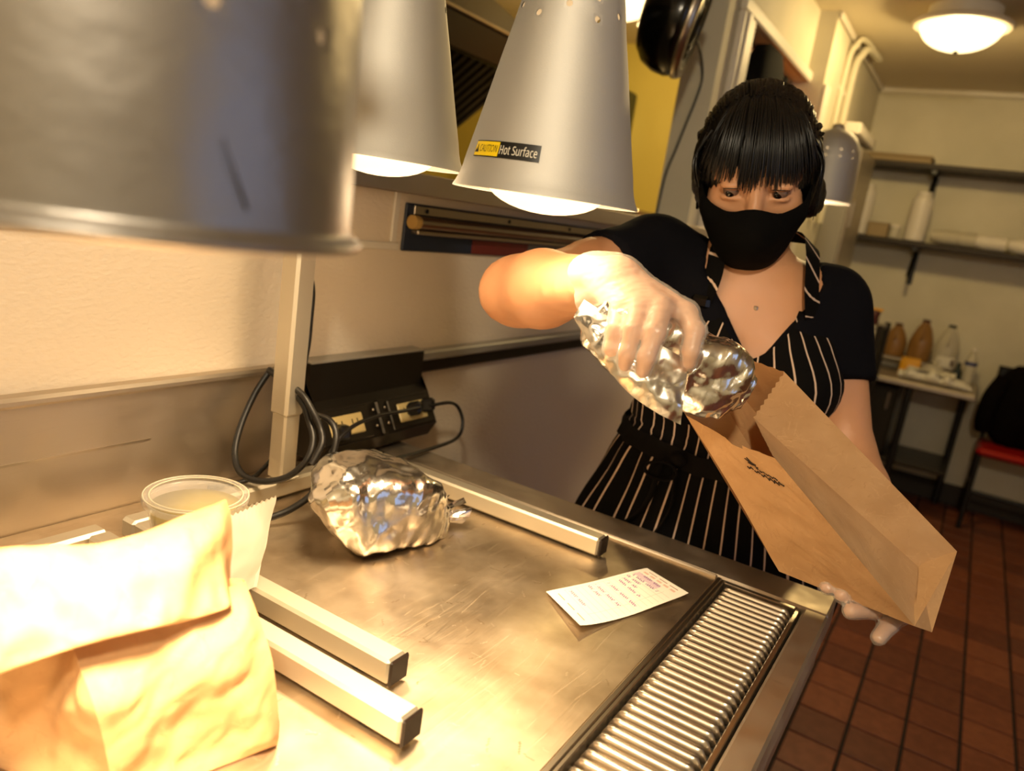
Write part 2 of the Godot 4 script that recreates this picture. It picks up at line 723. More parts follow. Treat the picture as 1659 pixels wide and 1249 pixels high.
func room() -> void:
	# floor: quarry tiles one by one where the photo shows them, plain beyond
	var fl := structure("floor", Vector3(1.5, -0.9, 0.8))
	slab(fl, "slab", Vector3(-2.3, -1.0, -3.4), Vector3(5.5, -0.9075, 2.6), M["grout"])
	slab(fl, "far_surface", Vector3(-2.2, -0.9075, -0.9), Vector3(1.055, -0.9, 2.5), M["quarry_floor"])
	slab(fl, "side_surface", Vector3(1.055, -0.9075, 0.865), Vector3(5.4, -0.9, 2.5), M["quarry_floor"])
	slab(fl, "kitchen_surface", Vector3(-2.2, -0.9075, -3.3), Vector3(5.4, -0.9, -0.915), M["quarry_floor"])
	var tm := MB.new()
	tm.box(Vector3.ZERO, Vector3(0.154, 0.0075, 0.139), Basis.IDENTITY, 0.002)
	var tile := tm.mesh()
	for i in 27:
		for j in 12:
			var c := Vector3(2.70 - 0.0815 + 0.163 * (i - 9), -0.90375 + rng.randf_range(-0.0004, 0.0004), 0.115 - 0.074 + 0.148 * (j - 6) - 0.0)
			if c.z < -0.86 or c.x > 5.35:
				continue
			if c.x < 1.6 and c.z < -0.35:
				continue
			inst(fl, "tile", tile, M["tile_%d" % rng.randi_range(0, 3)], c)
	var w := structure("wall_left", Vector3(1.5, -0.9, -0.96))
	# below, left of, above and right of the pass-through; then round the doorway
	slab(w, "lower_panel", Vector3(-2.2, -0.9, -1.02), Vector3(2.56, 0.455, -0.9), M["wall_panel"])
	slab(w, "left_panel", Vector3(-2.2, 0.455, -1.02), Vector3(-0.4, 1.5, -0.9), M["wall_panel"])
	slab(w, "header_panel", Vector3(-0.4, 1.24, -1.02), Vector3(2.56, 1.5, -0.9), M["wall_paint"])
	slab(w, "pillar_panel", Vector3(2.56, -0.9, -1.02), Vector3(2.80, 1.5, -0.9), M["wall_paint"])
	slab(w, "door_header_panel", Vector3(2.80, 1.20, -1.02), Vector3(3.75, 1.5, -0.9), M["wall_paint"])
	slab(w, "end_panel", Vector3(3.75, -0.9, -1.02), Vector3(5.4, 1.5, -0.82), M["wall_paint"])
	var wf := structure("wall_far", Vector3(5.35, -0.9, 0.8))
	slab(wf, "upper_panel", Vector3(5.3, 0.40, -0.82), Vector3(5.4, 1.5, 2.5), M["wall_paint"])
	slab(wf, "lower_panel", Vector3(5.296, -0.9, -0.82), Vector3(5.4, 0.40, 2.5), M["wall_paint"])
	var wb := structure("wall_back", Vector3(-2.25, -0.9, 0.8))
	slab(wb, "panel", Vector3(-2.3, -0.9, -3.3), Vector3(-2.2, 1.5, 2.5), M["wall_paint"])
	var wr := structure("wall_right", Vector3(1.5, -0.9, 2.55))
	slab(wr, "lower_panel", Vector3(-2.3, -0.9, 2.5), Vector3(5.4, 0.05, 2.6), M["wall_paint"])
	slab(wr, "upper_panel", Vector3(-2.3, 1.2, 2.5), Vector3(5.4, 1.5, 2.6), M["wall_paint"])
	slab(wr, "left_panel", Vector3(-2.3, 0.05, 2.5), Vector3(0.1, 1.2, 2.6), M["wall_paint"])
	slab(wr, "right_panel", Vector3(1.9, 0.05, 2.5), Vector3(5.4, 1.2, 2.6), M["wall_paint"])
	var win := structure("window_1", Vector3(1.0, 0.05, 2.55))
	slab(win, "pane", Vector3(0.1, 0.05, 2.545), Vector3(1.9, 1.2, 2.55), M["clear_plastic"])
	slab(win, "mullion", Vector3(0.98, 0.05, 2.52), Vector3(1.02, 1.2, 2.58), M["white_trim"])
	slab(win, "sill", Vector3(0.05, 0.02, 2.44), Vector3(1.95, 0.05, 2.56), M["white_trim"])
	var ce := structure("ceiling", Vector3(1.5, 1.55, 0.0))
	slab(ce, "panel", Vector3(-2.3, 1.5, -3.4), Vector3(5.5, 1.6, 2.6), M["ceiling_paint"])
	# trim along the wall, the ceiling and round the doorway
	var t1 := structure("trim_1", Vector3(2.72, -0.9, -0.89))
	slab(t1, "casing", Vector3(2.66, -0.9, -0.9), Vector3(2.80, 1.20, -0.875), M["white_trim"], 0.006)
	slab(t1, "bead", Vector3(2.69, -0.9, -0.875), Vector3(2.73, 1.20, -0.866), M["white_trim"], 0.004)
	slab(t1, "head_casing", Vector3(2.66, 1.20, -0.9), Vector3(3.84, 1.245, -0.875), M["white_trim"], 0.006)
	slab(t1, "far_casing", Vector3(3.75, -0.9, -0.82), Vector3(3.84, 1.20, -0.80), M["white_trim"], 0.006)
	slab(t1, "jamb", Vector3(2.785, -0.9, -1.03), Vector3(2.80, 1.20, -0.9), M["white_trim"])
	var t2 := structure("trim_2", Vector3(1.7, 0.13, -0.89))
	slab(t2, "rail", Vector3(1.15, 0.145, -0.9), Vector3(2.56, 0.165, -0.872), M["grey_trim"], 0.004)
	slab(t2, "rail_foot", Vector3(1.15, 0.118, -0.9), Vector3(2.56, 0.1449, -0.884), M["dark_metal"], 0.004)
	var t3 := structure("trim_3", Vector3(1.0, 0.36, -0.895))
	slab(t3, "joint_strip", Vector3(0.2, 0.352, -0.9), Vector3(1.075, 0.366, -0.895), M["white_trim"], 0.002)
	slab(t3, "upright_strip", Vector3(1.05, 0.366, -0.9), Vector3(1.066, 0.455, -0.894), M["white_trim"], 0.002)
	var t4 := structure("trim_4", Vector3(5.29, 1.49, 0.8))
	slab(t4, "cornice", Vector3(5.27, 1.465, -0.82), Vector3(5.3, 1.5, 2.5), M["white_trim"], 0.01)
	slab(t4, "side_cornice", Vector3(3.75, 1.47, -0.82), Vector3(5.27, 1.5, -0.80), M["white_trim"], 0.008)
	var bb := structure("baseboard_far", Vector3(5.29, -0.9, 0.8))
	slab(bb, "board", Vector3(5.28, -0.9, -0.82), Vector3(5.296, -0.77, 2.5), M["shelf_dark"], 0.004)
	# the steel shelf in the pass-through
	var sl := thing("pass_shelf", "long steel pass-through shelf under the kitchen opening", "shelf", Vector3(0.95, 0.455, -0.95))
	slab(sl, "top", Vector3(-0.4, 0.481, -1.12), Vector3(2.56, 0.487, -0.81), M["steel"], 0.001)
	slab(sl, "front_lip", Vector3(-0.4, 0.452, -0.8099), Vector3(2.56, 0.487, -0.805), M["steel"], 0.002)
	slab(sl, "bracket", Vector3(-0.4, 0.455, -0.899), Vector3(2.56, 0.4809, -0.89), M["dark_metal"])
	ticket_rail()
	ceiling_light(Vector3(3.72, 1.5, -0.33), "round frosted ceiling light glowing above the far shelves", 0.75)
	ceiling_light(Vector3(-0.70, 1.5, 0.30), "round frosted ceiling light over the near end of the counter", 2.2)


func ticket_rail() -> void:
	var t := thing("ticket_rail", "aluminium order ticket rail with coloured strip below the pass shelf", "ticket rail", Vector3(1.5, 0.36, -0.895))
	slab(t, "backing_plate", Vector3(1.083, 0.352, -0.9), Vector3(2.05, 0.437, -0.894), M["board_blue"], 0.002)
	slab(t, "top_strip", Vector3(1.10, 0.418, -0.894), Vector3(2.05, 0.434, -0.889), M["steel_rim"], 0.001)
	for x in [1.135, 1.42, 1.70, 1.95]:
		var mb := MB.new()
		mb.lathe(Vector3(x, 0.426, -0.889), [Vector2(0.004, 0), Vector2(0.004, 0.002), Vector2(0, 0.0025)], 10, Basis(Vector3.RIGHT, PI / 2))
		part(t, "screw", mb, M["black_plastic"])
	var r := MB.new()
	r.tube([Vector3(1.10, 0.405, -0.880), Vector3(2.05, 0.405, -0.880)], 0.0115, -1, 16)
	part(t, "roller_tube", r, M["steel_rim"])
	var e := MB.new()
	e.tube([Vector3(1.085, 0.405, -0.880), Vector3(1.10, 0.405, -0.880)], 0.0125, -1, 16)
	part(t, "wooden_plug", e, M["wood_end"])
	slab(t, "lower_lip", Vector3(1.10, 0.384, -0.894), Vector3(2.05, 0.392, -0.876), M["steel_rim"], 0.002)
	slab(t, "red_block", Vector3(1.30, 0.354, -0.894), Vector3(1.52, 0.381, -0.8925), M["board_red"])
	slab(t, "grey_block", Vector3(1.52, 0.354, -0.894), Vector3(2.05, 0.381, -0.8925), M["board_grey"])


func ceiling_light(at: Vector3, label: String, e: float) -> void:
	var t := thing("ceiling_light", label, "ceiling light", at)
	var mb := MB.new()
	mb.lathe(at, [Vector2(0.0, -0.055), Vector2(0.13, -0.055), Vector2(0.135, -0.05), Vector2(0.135, 0.0)], 48)
	part(t, "canopy", mb, M["white_trim"])
	mb = MB.new()
	mb.lathe(at, [Vector2(0.15, -0.075), Vector2(0.178, -0.075), Vector2(0.187, -0.068), Vector2(0.187, -0.062), Vector2(0.178, -0.055), Vector2(0.13, -0.05)], 48)
	part(t, "rim", mb, M["white_trim"])
	mb = MB.new()
	var prof := []
	for k in 13:
		var a := PI / 2 * k / 12
		prof.append(Vector2(0.152 * sin(a), -0.072 - 0.092 * cos(a)))
	prof.append(Vector2(0.0, -0.07))
	mb.lathe(at, prof, 48)
	if not M.has("globe"):
		glow("globe", Color(1.0, 0.90, 0.66), 3.0)
	part(t, "bulb_globe", mb, M["globe"])
	mb = MB.new()
	mb.lathe(at, [Vector2(0.0, -0.176), Vector2(0.008, -0.174), Vector2(0.01, -0.166), Vector2(0.006, -0.16)], 16)
	part(t, "finial", mb, M["dark_metal"])
	omni(t, at + Vector3(0, -0.11, 0), Color(1.0, 0.93, 0.80) if at.x < 0.0 else Color(1.0, 0.86, 0.58), e, 0.07)


func kitchen() -> void:
	var kw := structure("wall_kitchen", Vector3(2.0, -0.9, -3.3))
	slab(kw, "rear_panel", Vector3(-2.2, -0.9, -3.4), Vector3(5.4, 1.5, -3.3), M["kitchen_wall"])
	slab(kw, "end_panel", Vector3(4.4, -0.9, -3.3), Vector3(4.5, 1.5, -1.02), M["kitchen_wall"])
	ceiling_light(Vector3(3.30, 1.5, -1.66), "round kitchen ceiling light peeking past the labelled lamp shade", 0.8)
	# extraction hood over the cooking line
	var h := thing("extractor_hood", "long dark steel extractor hood in the kitchen behind the lamps", "extractor hood", Vector3(1.3, 0.9, -2.0))
	slab(h, "front_lip", Vector3(-0.6, 0.915, -1.60), Vector3(2.75, 1.02, -1.57), M["dark_metal"], 0.004)
	slab(h, "lip_edge", Vector3(-0.6, 1.02, -1.61), Vector3(2.75, 1.032, -1.56), M["steel"], 0.003)
	slab(h, "end_plate", Vector3(2.75, 0.915, -2.70), Vector3(2.77, 1.03, -1.57), M["dark_metal"])
	var mb := MB.new()
	mb.fquad(Vector3(-0.6, 1.03, -1.58), Vector3(2.75, 1.03, -1.58), Vector3(2.75, 1.49, -2.3), Vector3(-0.6, 1.49, -2.3))
	part(h, "canopy_face", mb, M["dark_metal"])
	var sm := MB.new()
	sm.box(Vector3.ZERO, Vector3(0.03, 0.5, 0.02), Basis(Vector3.RIGHT, 0.9), 0.003)
	var slat := sm.mesh()
	for k in 46:
		inst(h, "filter_slat", slat, M["dark_metal"], Vector3(0.5 + k * 0.048, 0.86, -1.86))
	var st := thing("cooking_range", "dark cooking line under the extractor hood in the kitchen", "range", Vector3(1.4, -0.9, -2.6))
	slab(st, "body", Vector3(0.2, -0.9, -3.1), Vector3(2.6, 0.0, -2.2), M["dark_metal"], 0.01)
	slab(st, "back_guard", Vector3(0.2, 0.0, -3.1), Vector3(2.6, 0.85, -3.02), M["dark_metal"], 0.01)
	for k in 5:
		var kb := MB.new()
		kb.lathe(Vector3(0.5 + 0.42 * k, -0.12, -2.2), [Vector2(0.03, 0), Vector2(0.028, 0.03), Vector2(0, 0.032)], 16, Basis(Vector3.RIGHT, PI / 2))
		part(st, "knob", kb, M["black_plastic"])
	# steel table with pans at the far kitchen wall
	var kt := thing("kitchen_table", "steel kitchen work table against the yellow wall beyond the opening", "table", Vector3(3.6, -0.9, -1.75))
	slab(kt, "top", Vector3(3.0, 0.46, -2.3), Vector3(4.35, 0.49, -1.15), M["steel"], 0.004)
	slab(kt, "front_panel", Vector3(3.04, -0.3, -2.26), Vector3(3.07, 0.46, -1.19), M["black_plastic"])
	for p in [Vector2(3.06, -2.24), Vector2(4.28, -2.24), Vector2(3.06, -1.21), Vector2(4.28, -1.21)]:
		slab(kt, "leg", Vector3(p.x - 0.02, -0.9, p.y - 0.02), Vector3(p.x + 0.02, 0.46, p.y + 0.02), M["steel"])
	var pn := thing("sheet_pan", "shallow steel pan lying on the kitchen work table", "pan", Vector3(3.5, 0.49, -1.6))
	slab(pn, "base", Vector3(3.2, 0.49, -1.85), Vector3(3.85, 0.497, -1.35), M["steel_rim"], 0.003)
	for q in [[3.2, 3.215, -1.85, -1.35], [3.835, 3.85, -1.85, -1.35], [3.215, 3.835, -1.85, -1.835], [3.215, 3.835, -1.365, -1.35]]:
		slab(pn, "rim", Vector3(q[0], 0.497, q[2]), Vector3(q[1], 0.535, q[3]), M["steel_rim"], 0.004)
	var cb := thing("wall_cabinet", "narrow grey green cabinet on the yellow kitchen wall", "cabinet", Vector3(4.3, 0.6, -2.05))
	slab(cb, "body", Vector3(4.22, 0.62, -2.35), Vector3(4.39, 1.22, -1.99), M["green_door"], 0.01)
	slab(cb, "door", Vector3(4.205, 0.64, -2.33), Vector3(4.22, 1.20, -2.01), M["grey_trim"], 0.005)
	# wooden door standing open in the doorway with a black coat on it
	var d := structure("door_1", Vector3(3.3, -0.9, -0.98))
	slab(d, "leaf", Vector3(2.805, -0.895, -1.00), Vector3(3.745, 1.195, -0.965), M["orange_wood"], 0.004)
	slab(d, "upper_rail", Vector3(2.82, 1.06, -0.965), Vector3(3.73, 1.18, -0.957), M["orange_wood"], 0.004)
	var kb := MB.new()
	kb.sphere(Vector3(3.66, 0.1, -0.93), Vector3(0.03, 0.03, 0.03))
	part(d, "knob", kb, M["steel_rim"])
	var c := thing("hanging_coat", "black coat hanging on the orange door behind the worker's head", "coat", Vector3(3.03, 0.3, -0.9))
	mb = MB.new()
	mb.grid(28, 30, func(u, v):
		var a: float = TAU * u
		var y: float = lerpf(0.25, 1.185, v)
		var k: float = 0.23 * pow(1.0 - v, 0.06) * (1.0 - 0.45 * pow(v, 8.0)) + 0.012 * sin(a * 7.0) * (1.0 - v)
		return Vector3(3.03 + k * cos(a), y, -0.88 - 0.36 * k * sin(a)))
	part(c, "body", mb, M["black_cloth"])
	mb = MB.new()
	mb.tube(curve([Vector3(3.12, 1.08, -0.86), Vector3(3.19, 0.9, -0.84), Vector3(3.20, 0.6, -0.84), Vector3(3.19, 0.4, -0.84)]), 0.045, 0.05, 12)
	part(c, "sleeve", mb, M["black_cloth"])
	mb = MB.new()
	mb.tube(curve([Vector3(3.10, 1.04, -0.806), Vector3(3.14, 1.00, -0.80), Vector3(3.16, 0.93, -0.805)]), 0.012, 0.01, 8)
	part(c, "tag", mb, M["white_plastic"])
	mb = MB.new()
	mb.tube([Vector3(3.03, 1.14, -0.957), Vector3(3.03, 1.165, -0.88)], 0.008)
	part(c, "hook", mb, M["dark_metal"])
	# black speaker on the pillar
	speaker()


func speaker() -> void:
	var ctr := Vector3(2.08, 1.014, -0.874)
	var t := thing("wall_speaker", "black round wall speaker hung high beside the pillar with thin cord", "speaker", ctr)
	var mb := MB.new()
	var q := Basis(Quaternion(Vector3.UP, Vector3(0.30, -0.22, 0.93).normalized()))
	mb.lathe(ctr, [Vector2(0, -0.085), Vector2(0.06, -0.082), Vector2(0.10, -0.070), Vector2(0.128, -0.045), Vector2(0.142, -0.01), Vector2(0.145, 0.025), Vector2(0.138, 0.045), Vector2(0.12, 0.06)], 40, q)
	part(t, "housing", mb, M["black_gloss"])
	mb = MB.new()
	mb.lathe(ctr, [Vector2(0.12, 0.06), Vector2(0.118, 0.066), Vector2(0.112, 0.066), Vector2(0.108, 0.055), Vector2(0.06, 0.03), Vector2(0.0, 0.045)], 40, q)
	part(t, "cone", mb, M["black_plastic"])
	for r in [0.09, 0.07, 0.05]:
		var pts := []
		for k in 33:
			pts.append(ctr + q * Vector3(r * cos(TAU * k / 32), 0.062, r * sin(TAU * k / 32)))
		mb = MB.new()
		mb.tube(pts, 0.003, -1, 6)
		part(t, "grille_ring", mb, M["black_gloss"])
	mb = MB.new()
	mb.lathe(ctr, [Vector2(0.142, 0.046), Vector2(0.144, 0.052), Vector2(0.138, 0.066), Vector2(0.122, 0.068)], 40, q)
	part(t, "trim_ring", mb, M["steel_rim"])
	mb = MB.new()
	mb.box(Vector3(2.11, 1.20, -0.90), Vector3(0.05, 0.10, 0.05), Basis.IDENTITY, 0.006)
	part(t, "bracket", mb, M["black_plastic"])
	mb = MB.new()
	mb.box(Vector3(2.11, 1.236, -0.93), Vector3(0.10, 0.008, 0.10), Basis.IDENTITY, 0.006)
	part(t, "mount_plate", mb, M["black_plastic"])
	mb = MB.new()
	mb.tube(curve([Vector3(2.25, 1.05, -0.90), Vector3(2.48, 1.03, -0.94), Vector3(2.552, 0.962, -0.941), Vector3(2.552, 0.895, -0.948), Vector3(2.552, 0.815, -0.966), Vector3(2.552, 0.734, -0.984), Vector3(2.552, 0.641, -1.005), Vector3(2.552, 0.49, -1.012)]), 0.004, -1, 8)
	part(t, "cord", mb, M["black_rubber"])


# ---------------------------------------------------------------- the counter
func counter() -> void:
	var t := thing("steel_counter", "stainless steel pass counter with scratched top and drain grate", "counter", Vector3(0.2, -0.9, -0.5))
	var x0 := -1.4
	var xr := 1.015
	slab(t, "work_top", Vector3(x0, -0.03, -0.885), Vector3(xr, 0.0, -0.216), M["steel_top"], 0.0015)
	# raised rim: far end, front and back, joined with a soft edge
	slab(t, "end_rim", Vector3(xr + 0.002, -0.04, -0.885), Vector3(1.09, 0.0035, -0.069), M["rim_steel"], 0.003)
	slab(t, "front_rim", Vector3(x0, -0.04, -0.099), Vector3(xr + 0.0019, 0.0035, -0.069), M["rim_steel"], 0.003)
	slab(t, "seam_strip", Vector3(x0, -0.03, -0.2159), Vector3(xr + 0.0019, 0.0022, -0.2095), M["steel_rim"], 0.001)
	slab(t, "end_bead", Vector3(xr - 0.004, -0.02, -0.885), Vector3(xr + 0.0019, 0.005, -0.2161), M["steel_rim"], 0.002)
	# drain grate
	slab(t, "grate_pan", Vector3(x0, -0.03, -0.2094), Vector3(xr + 0.0019, -0.016, -0.0991), M["black_plastic"])
	slab(t, "grate_rear_bar", Vector3(x0, -0.0155, -0.2094), Vector3(xr, 0.001, -0.2045), M["steel_rim"], 0.001)
	slab(t, "grate_front_bar", Vector3(x0, -0.0155, -0.109), Vector3(xr, -0.002, -0.103), M["steel_rim"], 0.001)
	slab(t, "grate_end_bar", Vector3(xr - 0.008, -0.0155, -0.2044), Vector3(xr, 0.001, -0.1091), M["steel_rim"], 0.001)
	var sm := MB.new()
	var nz := 14
	sm.grid(8, nz, func(u, v):
		var a: float = PI * (1.0 - u)
		var z: float = lerpf(-0.0475, 0.0475, v)
		var e := minf(1.0, (0.0475 - absf(z)) / 0.006)
		var w := 0.0054 * sqrt(maxf(0.0, 1.0 - pow(1.0 - e, 2.0)))
		return Vector3(w * cos(a), -0.011 + 0.0125 * sin(a) * sqrt(maxf(0.0, e)), z))
	var slat := sm.mesh()
	for k in 72:
		inst(t, "slat", slat, M["steel_rim"], Vector3(xr - 0.018 - 0.0147 * k, 0.0, -0.1567))
	# backsplash with a returned top edge
	slab(t, "backsplash", Vector3(x0, -0.02, -0.898), Vector3(0.86, 0.155, -0.886), M["steel"], 0.001)
	slab(t, "backsplash_cap", Vector3(x0, 0.1551, -0.899), Vector3(0.86, 0.168, -0.875), M["steel"], 0.004)
	slab(t, "backsplash_seam", Vector3(x0, 0.085, -0.886), Vector3(0.60, 0.088, -0.8845), M["steel_rim"])
	# body, skirt and feet
	slab(t, "front_skirt", Vector3(x0, -0.10, -0.085), Vector3(1.075, -0.0401, -0.075), M["steel"], 0.002)
	slab(t, "end_skirt", Vector3(1.065, -0.10, -0.88), Vector3(1.075, -0.0401, -0.0851), M["steel"], 0.002)
	slab(t, "cabinet", Vector3(x0, -0.75, -0.86), Vector3(1.03, -0.1001, -0.13), M["dark_metal"], 0.004)
	for x in [-1.3, -0.1, 0.96]:
		for z in [-0.8, -0.19]:
			var mb := MB.new()
			mb.tube([Vector3(x, -0.75, z), Vector3(x, -0.9, z)], 0.025, 0.02, 14)
			part(t, "foot", mb, M["steel"])
	outlet_box()


func outlet_box() -> void:
	var t := thing("outlet_box", "dark metal outlet box with two ivory sockets beside the lamp post", "outlet box", Vector3(1.0, 0.012, -0.87))
	var prof := [Vector2(-0.899, 0.168), Vector2(-0.868, 0.168), Vector2(-0.866, 0.105), Vector2(-0.848, 0.095), Vector2(-0.818, 0.040), Vector2(-0.835, 0.012), Vector2(-0.899, 0.012)]
	var mb := MB.new()
	var xa := 0.862
	var xb := 1.150
	for k in prof.size():
		var a: Vector2 = prof[k]
		var b: Vector2 = prof[(k + 1) % prof.size()]
		mb.fquad(Vector3(xa, a.y, a.x), Vector3(xa, b.y, b.x), Vector3(xb, b.y, b.x), Vector3(xb, a.y, a.x))
	var ca := []
	var cb := []
	for q in prof:
		ca.append(mb.p(Vector3(xa, q.y, q.x)))
		cb.append(mb.p(Vector3(xb, q.y, q.x)))
	for k in range(1, prof.size() - 1):
		mb.tri(ca[0], ca[k + 1], ca[k])
		mb.tri(cb[0], cb[k], cb[k + 1])
	part(t, "housing", mb, M["dark_metal"])
	slab(t, "top_edge", Vector3(xa, 0.1681, -0.899), Vector3(xb, 0.172, -0.866), M["grey_trim"], 0.001)
	# things on the sloped face
	var up := Vector3(0, 0.055, -0.030).normalized()
	var out := Vector3(0, 0.030, 0.055).normalized()
	var fb := Basis(Vector3.RIGHT, up, out)
	var mid := Vector3(0, 0.0675, -0.833)
	for xx in [0.915, 1.085]:
		var pm := MB.new()
		pm.box(Vector3(xx, mid.y, mid.z) + out * 0.002, Vector3(0.118, 0.056, 0.004), fb, 0.002)
		part(t, "cover_plate", pm, M["dark_metal"])
		pm = MB.new()
		pm.box(Vector3(xx, mid.y, mid.z) + out * 0.005, Vector3(0.078, 0.034, 0.004), fb, 0.003)
		var so := part(t, "socket", pm, M["ivory_plastic"], false, "ivory duplex socket")
		for s in [-0.018, 0.018]:
			for g in [-0.006, 0.006]:
				pm = MB.new()
				pm.box(Vector3(xx + s + g, mid.y, mid.z) + out * 0.0071 + up * 0.004, Vector3(0.002, 0.008, 0.001), fb)
				part(so, "slot", pm, M["black_plastic"])
	var pm := MB.new()
	pm.box(Vector3(1.0, mid.y, mid.z) + out * 0.004, Vector3(0.014, 0.062, 0.008), fb, 0.003)
	part(t, "divider", pm, M["dark_metal"])
	for xx in [0.985, 1.015]:
		for yy in [-0.012, 0.016]:
			pm = MB.new()
			pm.sphere(Vector3(xx, mid.y, mid.z) + up * yy + out * 0.004, Vector3(0.003, 0.003, 0.003), 8)
			part(t, "screw", pm, M["steel_rim"])


# ---------------------------------------------------------------- heat lamps
func shade_mesh(ctr: Vector3, prof: Array, holes: Array, seg: int) -> MB:
	# a thin spun shade, outside and inside, with punched holes; holes: [column, row of prof]
	var mb := MB.new()
	var th := 0.0012
	var n := prof.size()
	for side in [1.0, -1.0]:
		var idx := []
		for i in seg:
			var a := TAU * i / seg
			var col := []
			for j in n:
				var r: float = prof[j].x - (th if side < 0 else 0.0)
				col.append(mb.p(ctr + Vector3(r * cos(a), prof[j].y, r * sin(a)), Vector2(float(i) / seg, prof[j].y * 4.0)))
			idx.append(col)
		for i in seg:
			var i2 := (i + 1) % seg
			for j in n - 1:
				var q := [idx[i][j], idx[i][j + 1], idx[i2][j + 1], idx[i2][j]]
				if [i, j] in holes:
					var ring := []
					var rim := []
					var m := (mb.v[q[0]] + mb.v[q[1]] + mb.v[q[2]] + mb.v[q[3]]) / 4.0
					var eu := (mb.v[q[3]] - mb.v[q[0]] + mb.v[q[2]] - mb.v[q[1]]) / 2.0
					var ev := (mb.v[q[1]] - mb.v[q[0]] + mb.v[q[2]] - mb.v[q[3]]) / 2.0
					var hr := 0.0031
					for k in 16:
						var an := TAU * k / 16
						var sq := Vector2(cos(an), sin(an)) / maxf(absf(cos(an)), absf(sin(an))) * 0.5
						ring.append(mb.p(m + eu * sq.x + ev * sq.y))
						rim.append(mb.p(m + eu.normalized() * cos(an) * hr + ev.normalized() * sin(an) * hr))
					for k in 16:
						var k2 := (k + 1) % 16
						if side > 0:
							mb.quad(ring[k], rim[k], rim[k2], ring[k2])
						else:
							mb.quad(ring[k], ring[k2], rim[k2], rim[k])
				elif side > 0:
					mb.quad(q[0], q[1], q[2], q[3])
				else:
					mb.quad(q[0], q[3], q[2], q[1])
	return mb


func lamp_bulb(t: Node3D, ctr: Vector3, drop: float, e: float) -> void:
	# reflector bulb whose frosted face hangs just below the rim
	var prof := [Vector2(0.0, -drop)]
	for k in range(1, 9):
		var a := PI / 2 * k / 8.0
		prof.append(Vector2(0.062 * sin(a), -drop + 0.028 * (1.0 - cos(a))))
	prof.append_array([Vector2(0.060, 0.024), Vector2(0.045, 0.055), Vector2(0.022, 0.085), Vector2(0.017, 0.10), Vector2(0.0, 0.10)])
	var mb := MB.new()
	mb.lathe(ctr, prof, 36)
	if not M.has("bulb"):
		glow("bulb", Color(1.0, 0.86, 0.66), 2.2)
	part(t, "bulb", mb, M["bulb"], false, "glowing frosted heat bulb")
	# most of the light leaves downwards in the reflector's wide beam, a little spills sideways
	omni(t, ctr + Vector3(0, 0.004, 0), Color(1.0, 0.87, 0.68), minf(e * 0.10, 0.06), 0.045)
	var l := SpotLight3D.new()
	l.name = "beam"
	t.add_child(l, true)
	l.position = ctr + Vector3(0, -drop + 0.006, 0) - bases[t]
	l.rotation.x = -PI / 2
	l.light_color = Color(1.0, 0.87, 0.68)
	l.light_energy = e
	l.light_size = 0.045
	l.spot_range = 12.0
	l.spot_attenuation = 2.0
	l.spot_angle = 55.0
	l.spot_angle_attenuation = 1.0
	l.shadow_enabled = true


func bar(t: Node3D, called: String, a: Vector3, b: Vector3, w: float, m: Material, bev := 0.003) -> MeshInstance3D:
	var d := (b - a)
	var z := d.normalized()
	var x := (Vector3.UP.cross(z) if absf(z.y) < 0.9 else Vector3.RIGHT).normalized()
	var mb := MB.new()
	mb.box((a + b) / 2, Vector3(w, w, d.length()), Basis(x, z.cross(x), z), bev)
	return part(t, called, mb, m)


func stand(t: Node3D, xl: float, xr: float, zb: float, zl: float, zr: float, post_x: float, top: float) -> void:
	var w := 0.026
	var y := 0.004 + w / 2
	bar(t, "rear_bar", Vector3(xl - w / 2, y, zb), Vector3(xr + w / 2, y, zb), w, M["tube_steel"], 0.004)
	for q in [[xl, zl], [xr, zr]]:
		var arm := bar(t, "arm", Vector3(q[0], y, zb + w / 2), Vector3(q[0], y, q[1] - 0.004), w, M["tube_steel"])
		bar(arm, "end_cap", Vector3(q[0], y, q[1] - 0.004), Vector3(q[0], y, q[1]), w + 0.0005, M["cap_brown"], 0.002)
		for z in [zb + 0.03, q[1] - 0.05]:
			var mb := MB.new()
			mb.lathe(Vector3(q[0], 0, z), [Vector2(0, 0.0), Vector2(0.008, 0.0), Vector2(0.008, 0.0045), Vector2(0, 0.0045)], 12)
			part(arm, "foot", mb, M["black_rubber"])
	bar(t, "lower_post", Vector3(post_x, y + w / 2, zb), Vector3(post_x, 0.16, zb), 0.029, M["tube_steel"], 0.003)
	bar(t, "post", Vector3(post_x, 0.125, zb), Vector3(post_x, top, zb), 0.034, M["tube_steel"], 0.004)
	var wm := MB.new()
	for k in 14:
		wm.sphere(Vector3(post_x - 0.018 + 0.0027 * k, y + w / 2 + 0.001, zb + 0.0155), Vector3(0.003, 0.002, 0.0025), 6)
	part(t, "weld", wm, M["tube_steel"])


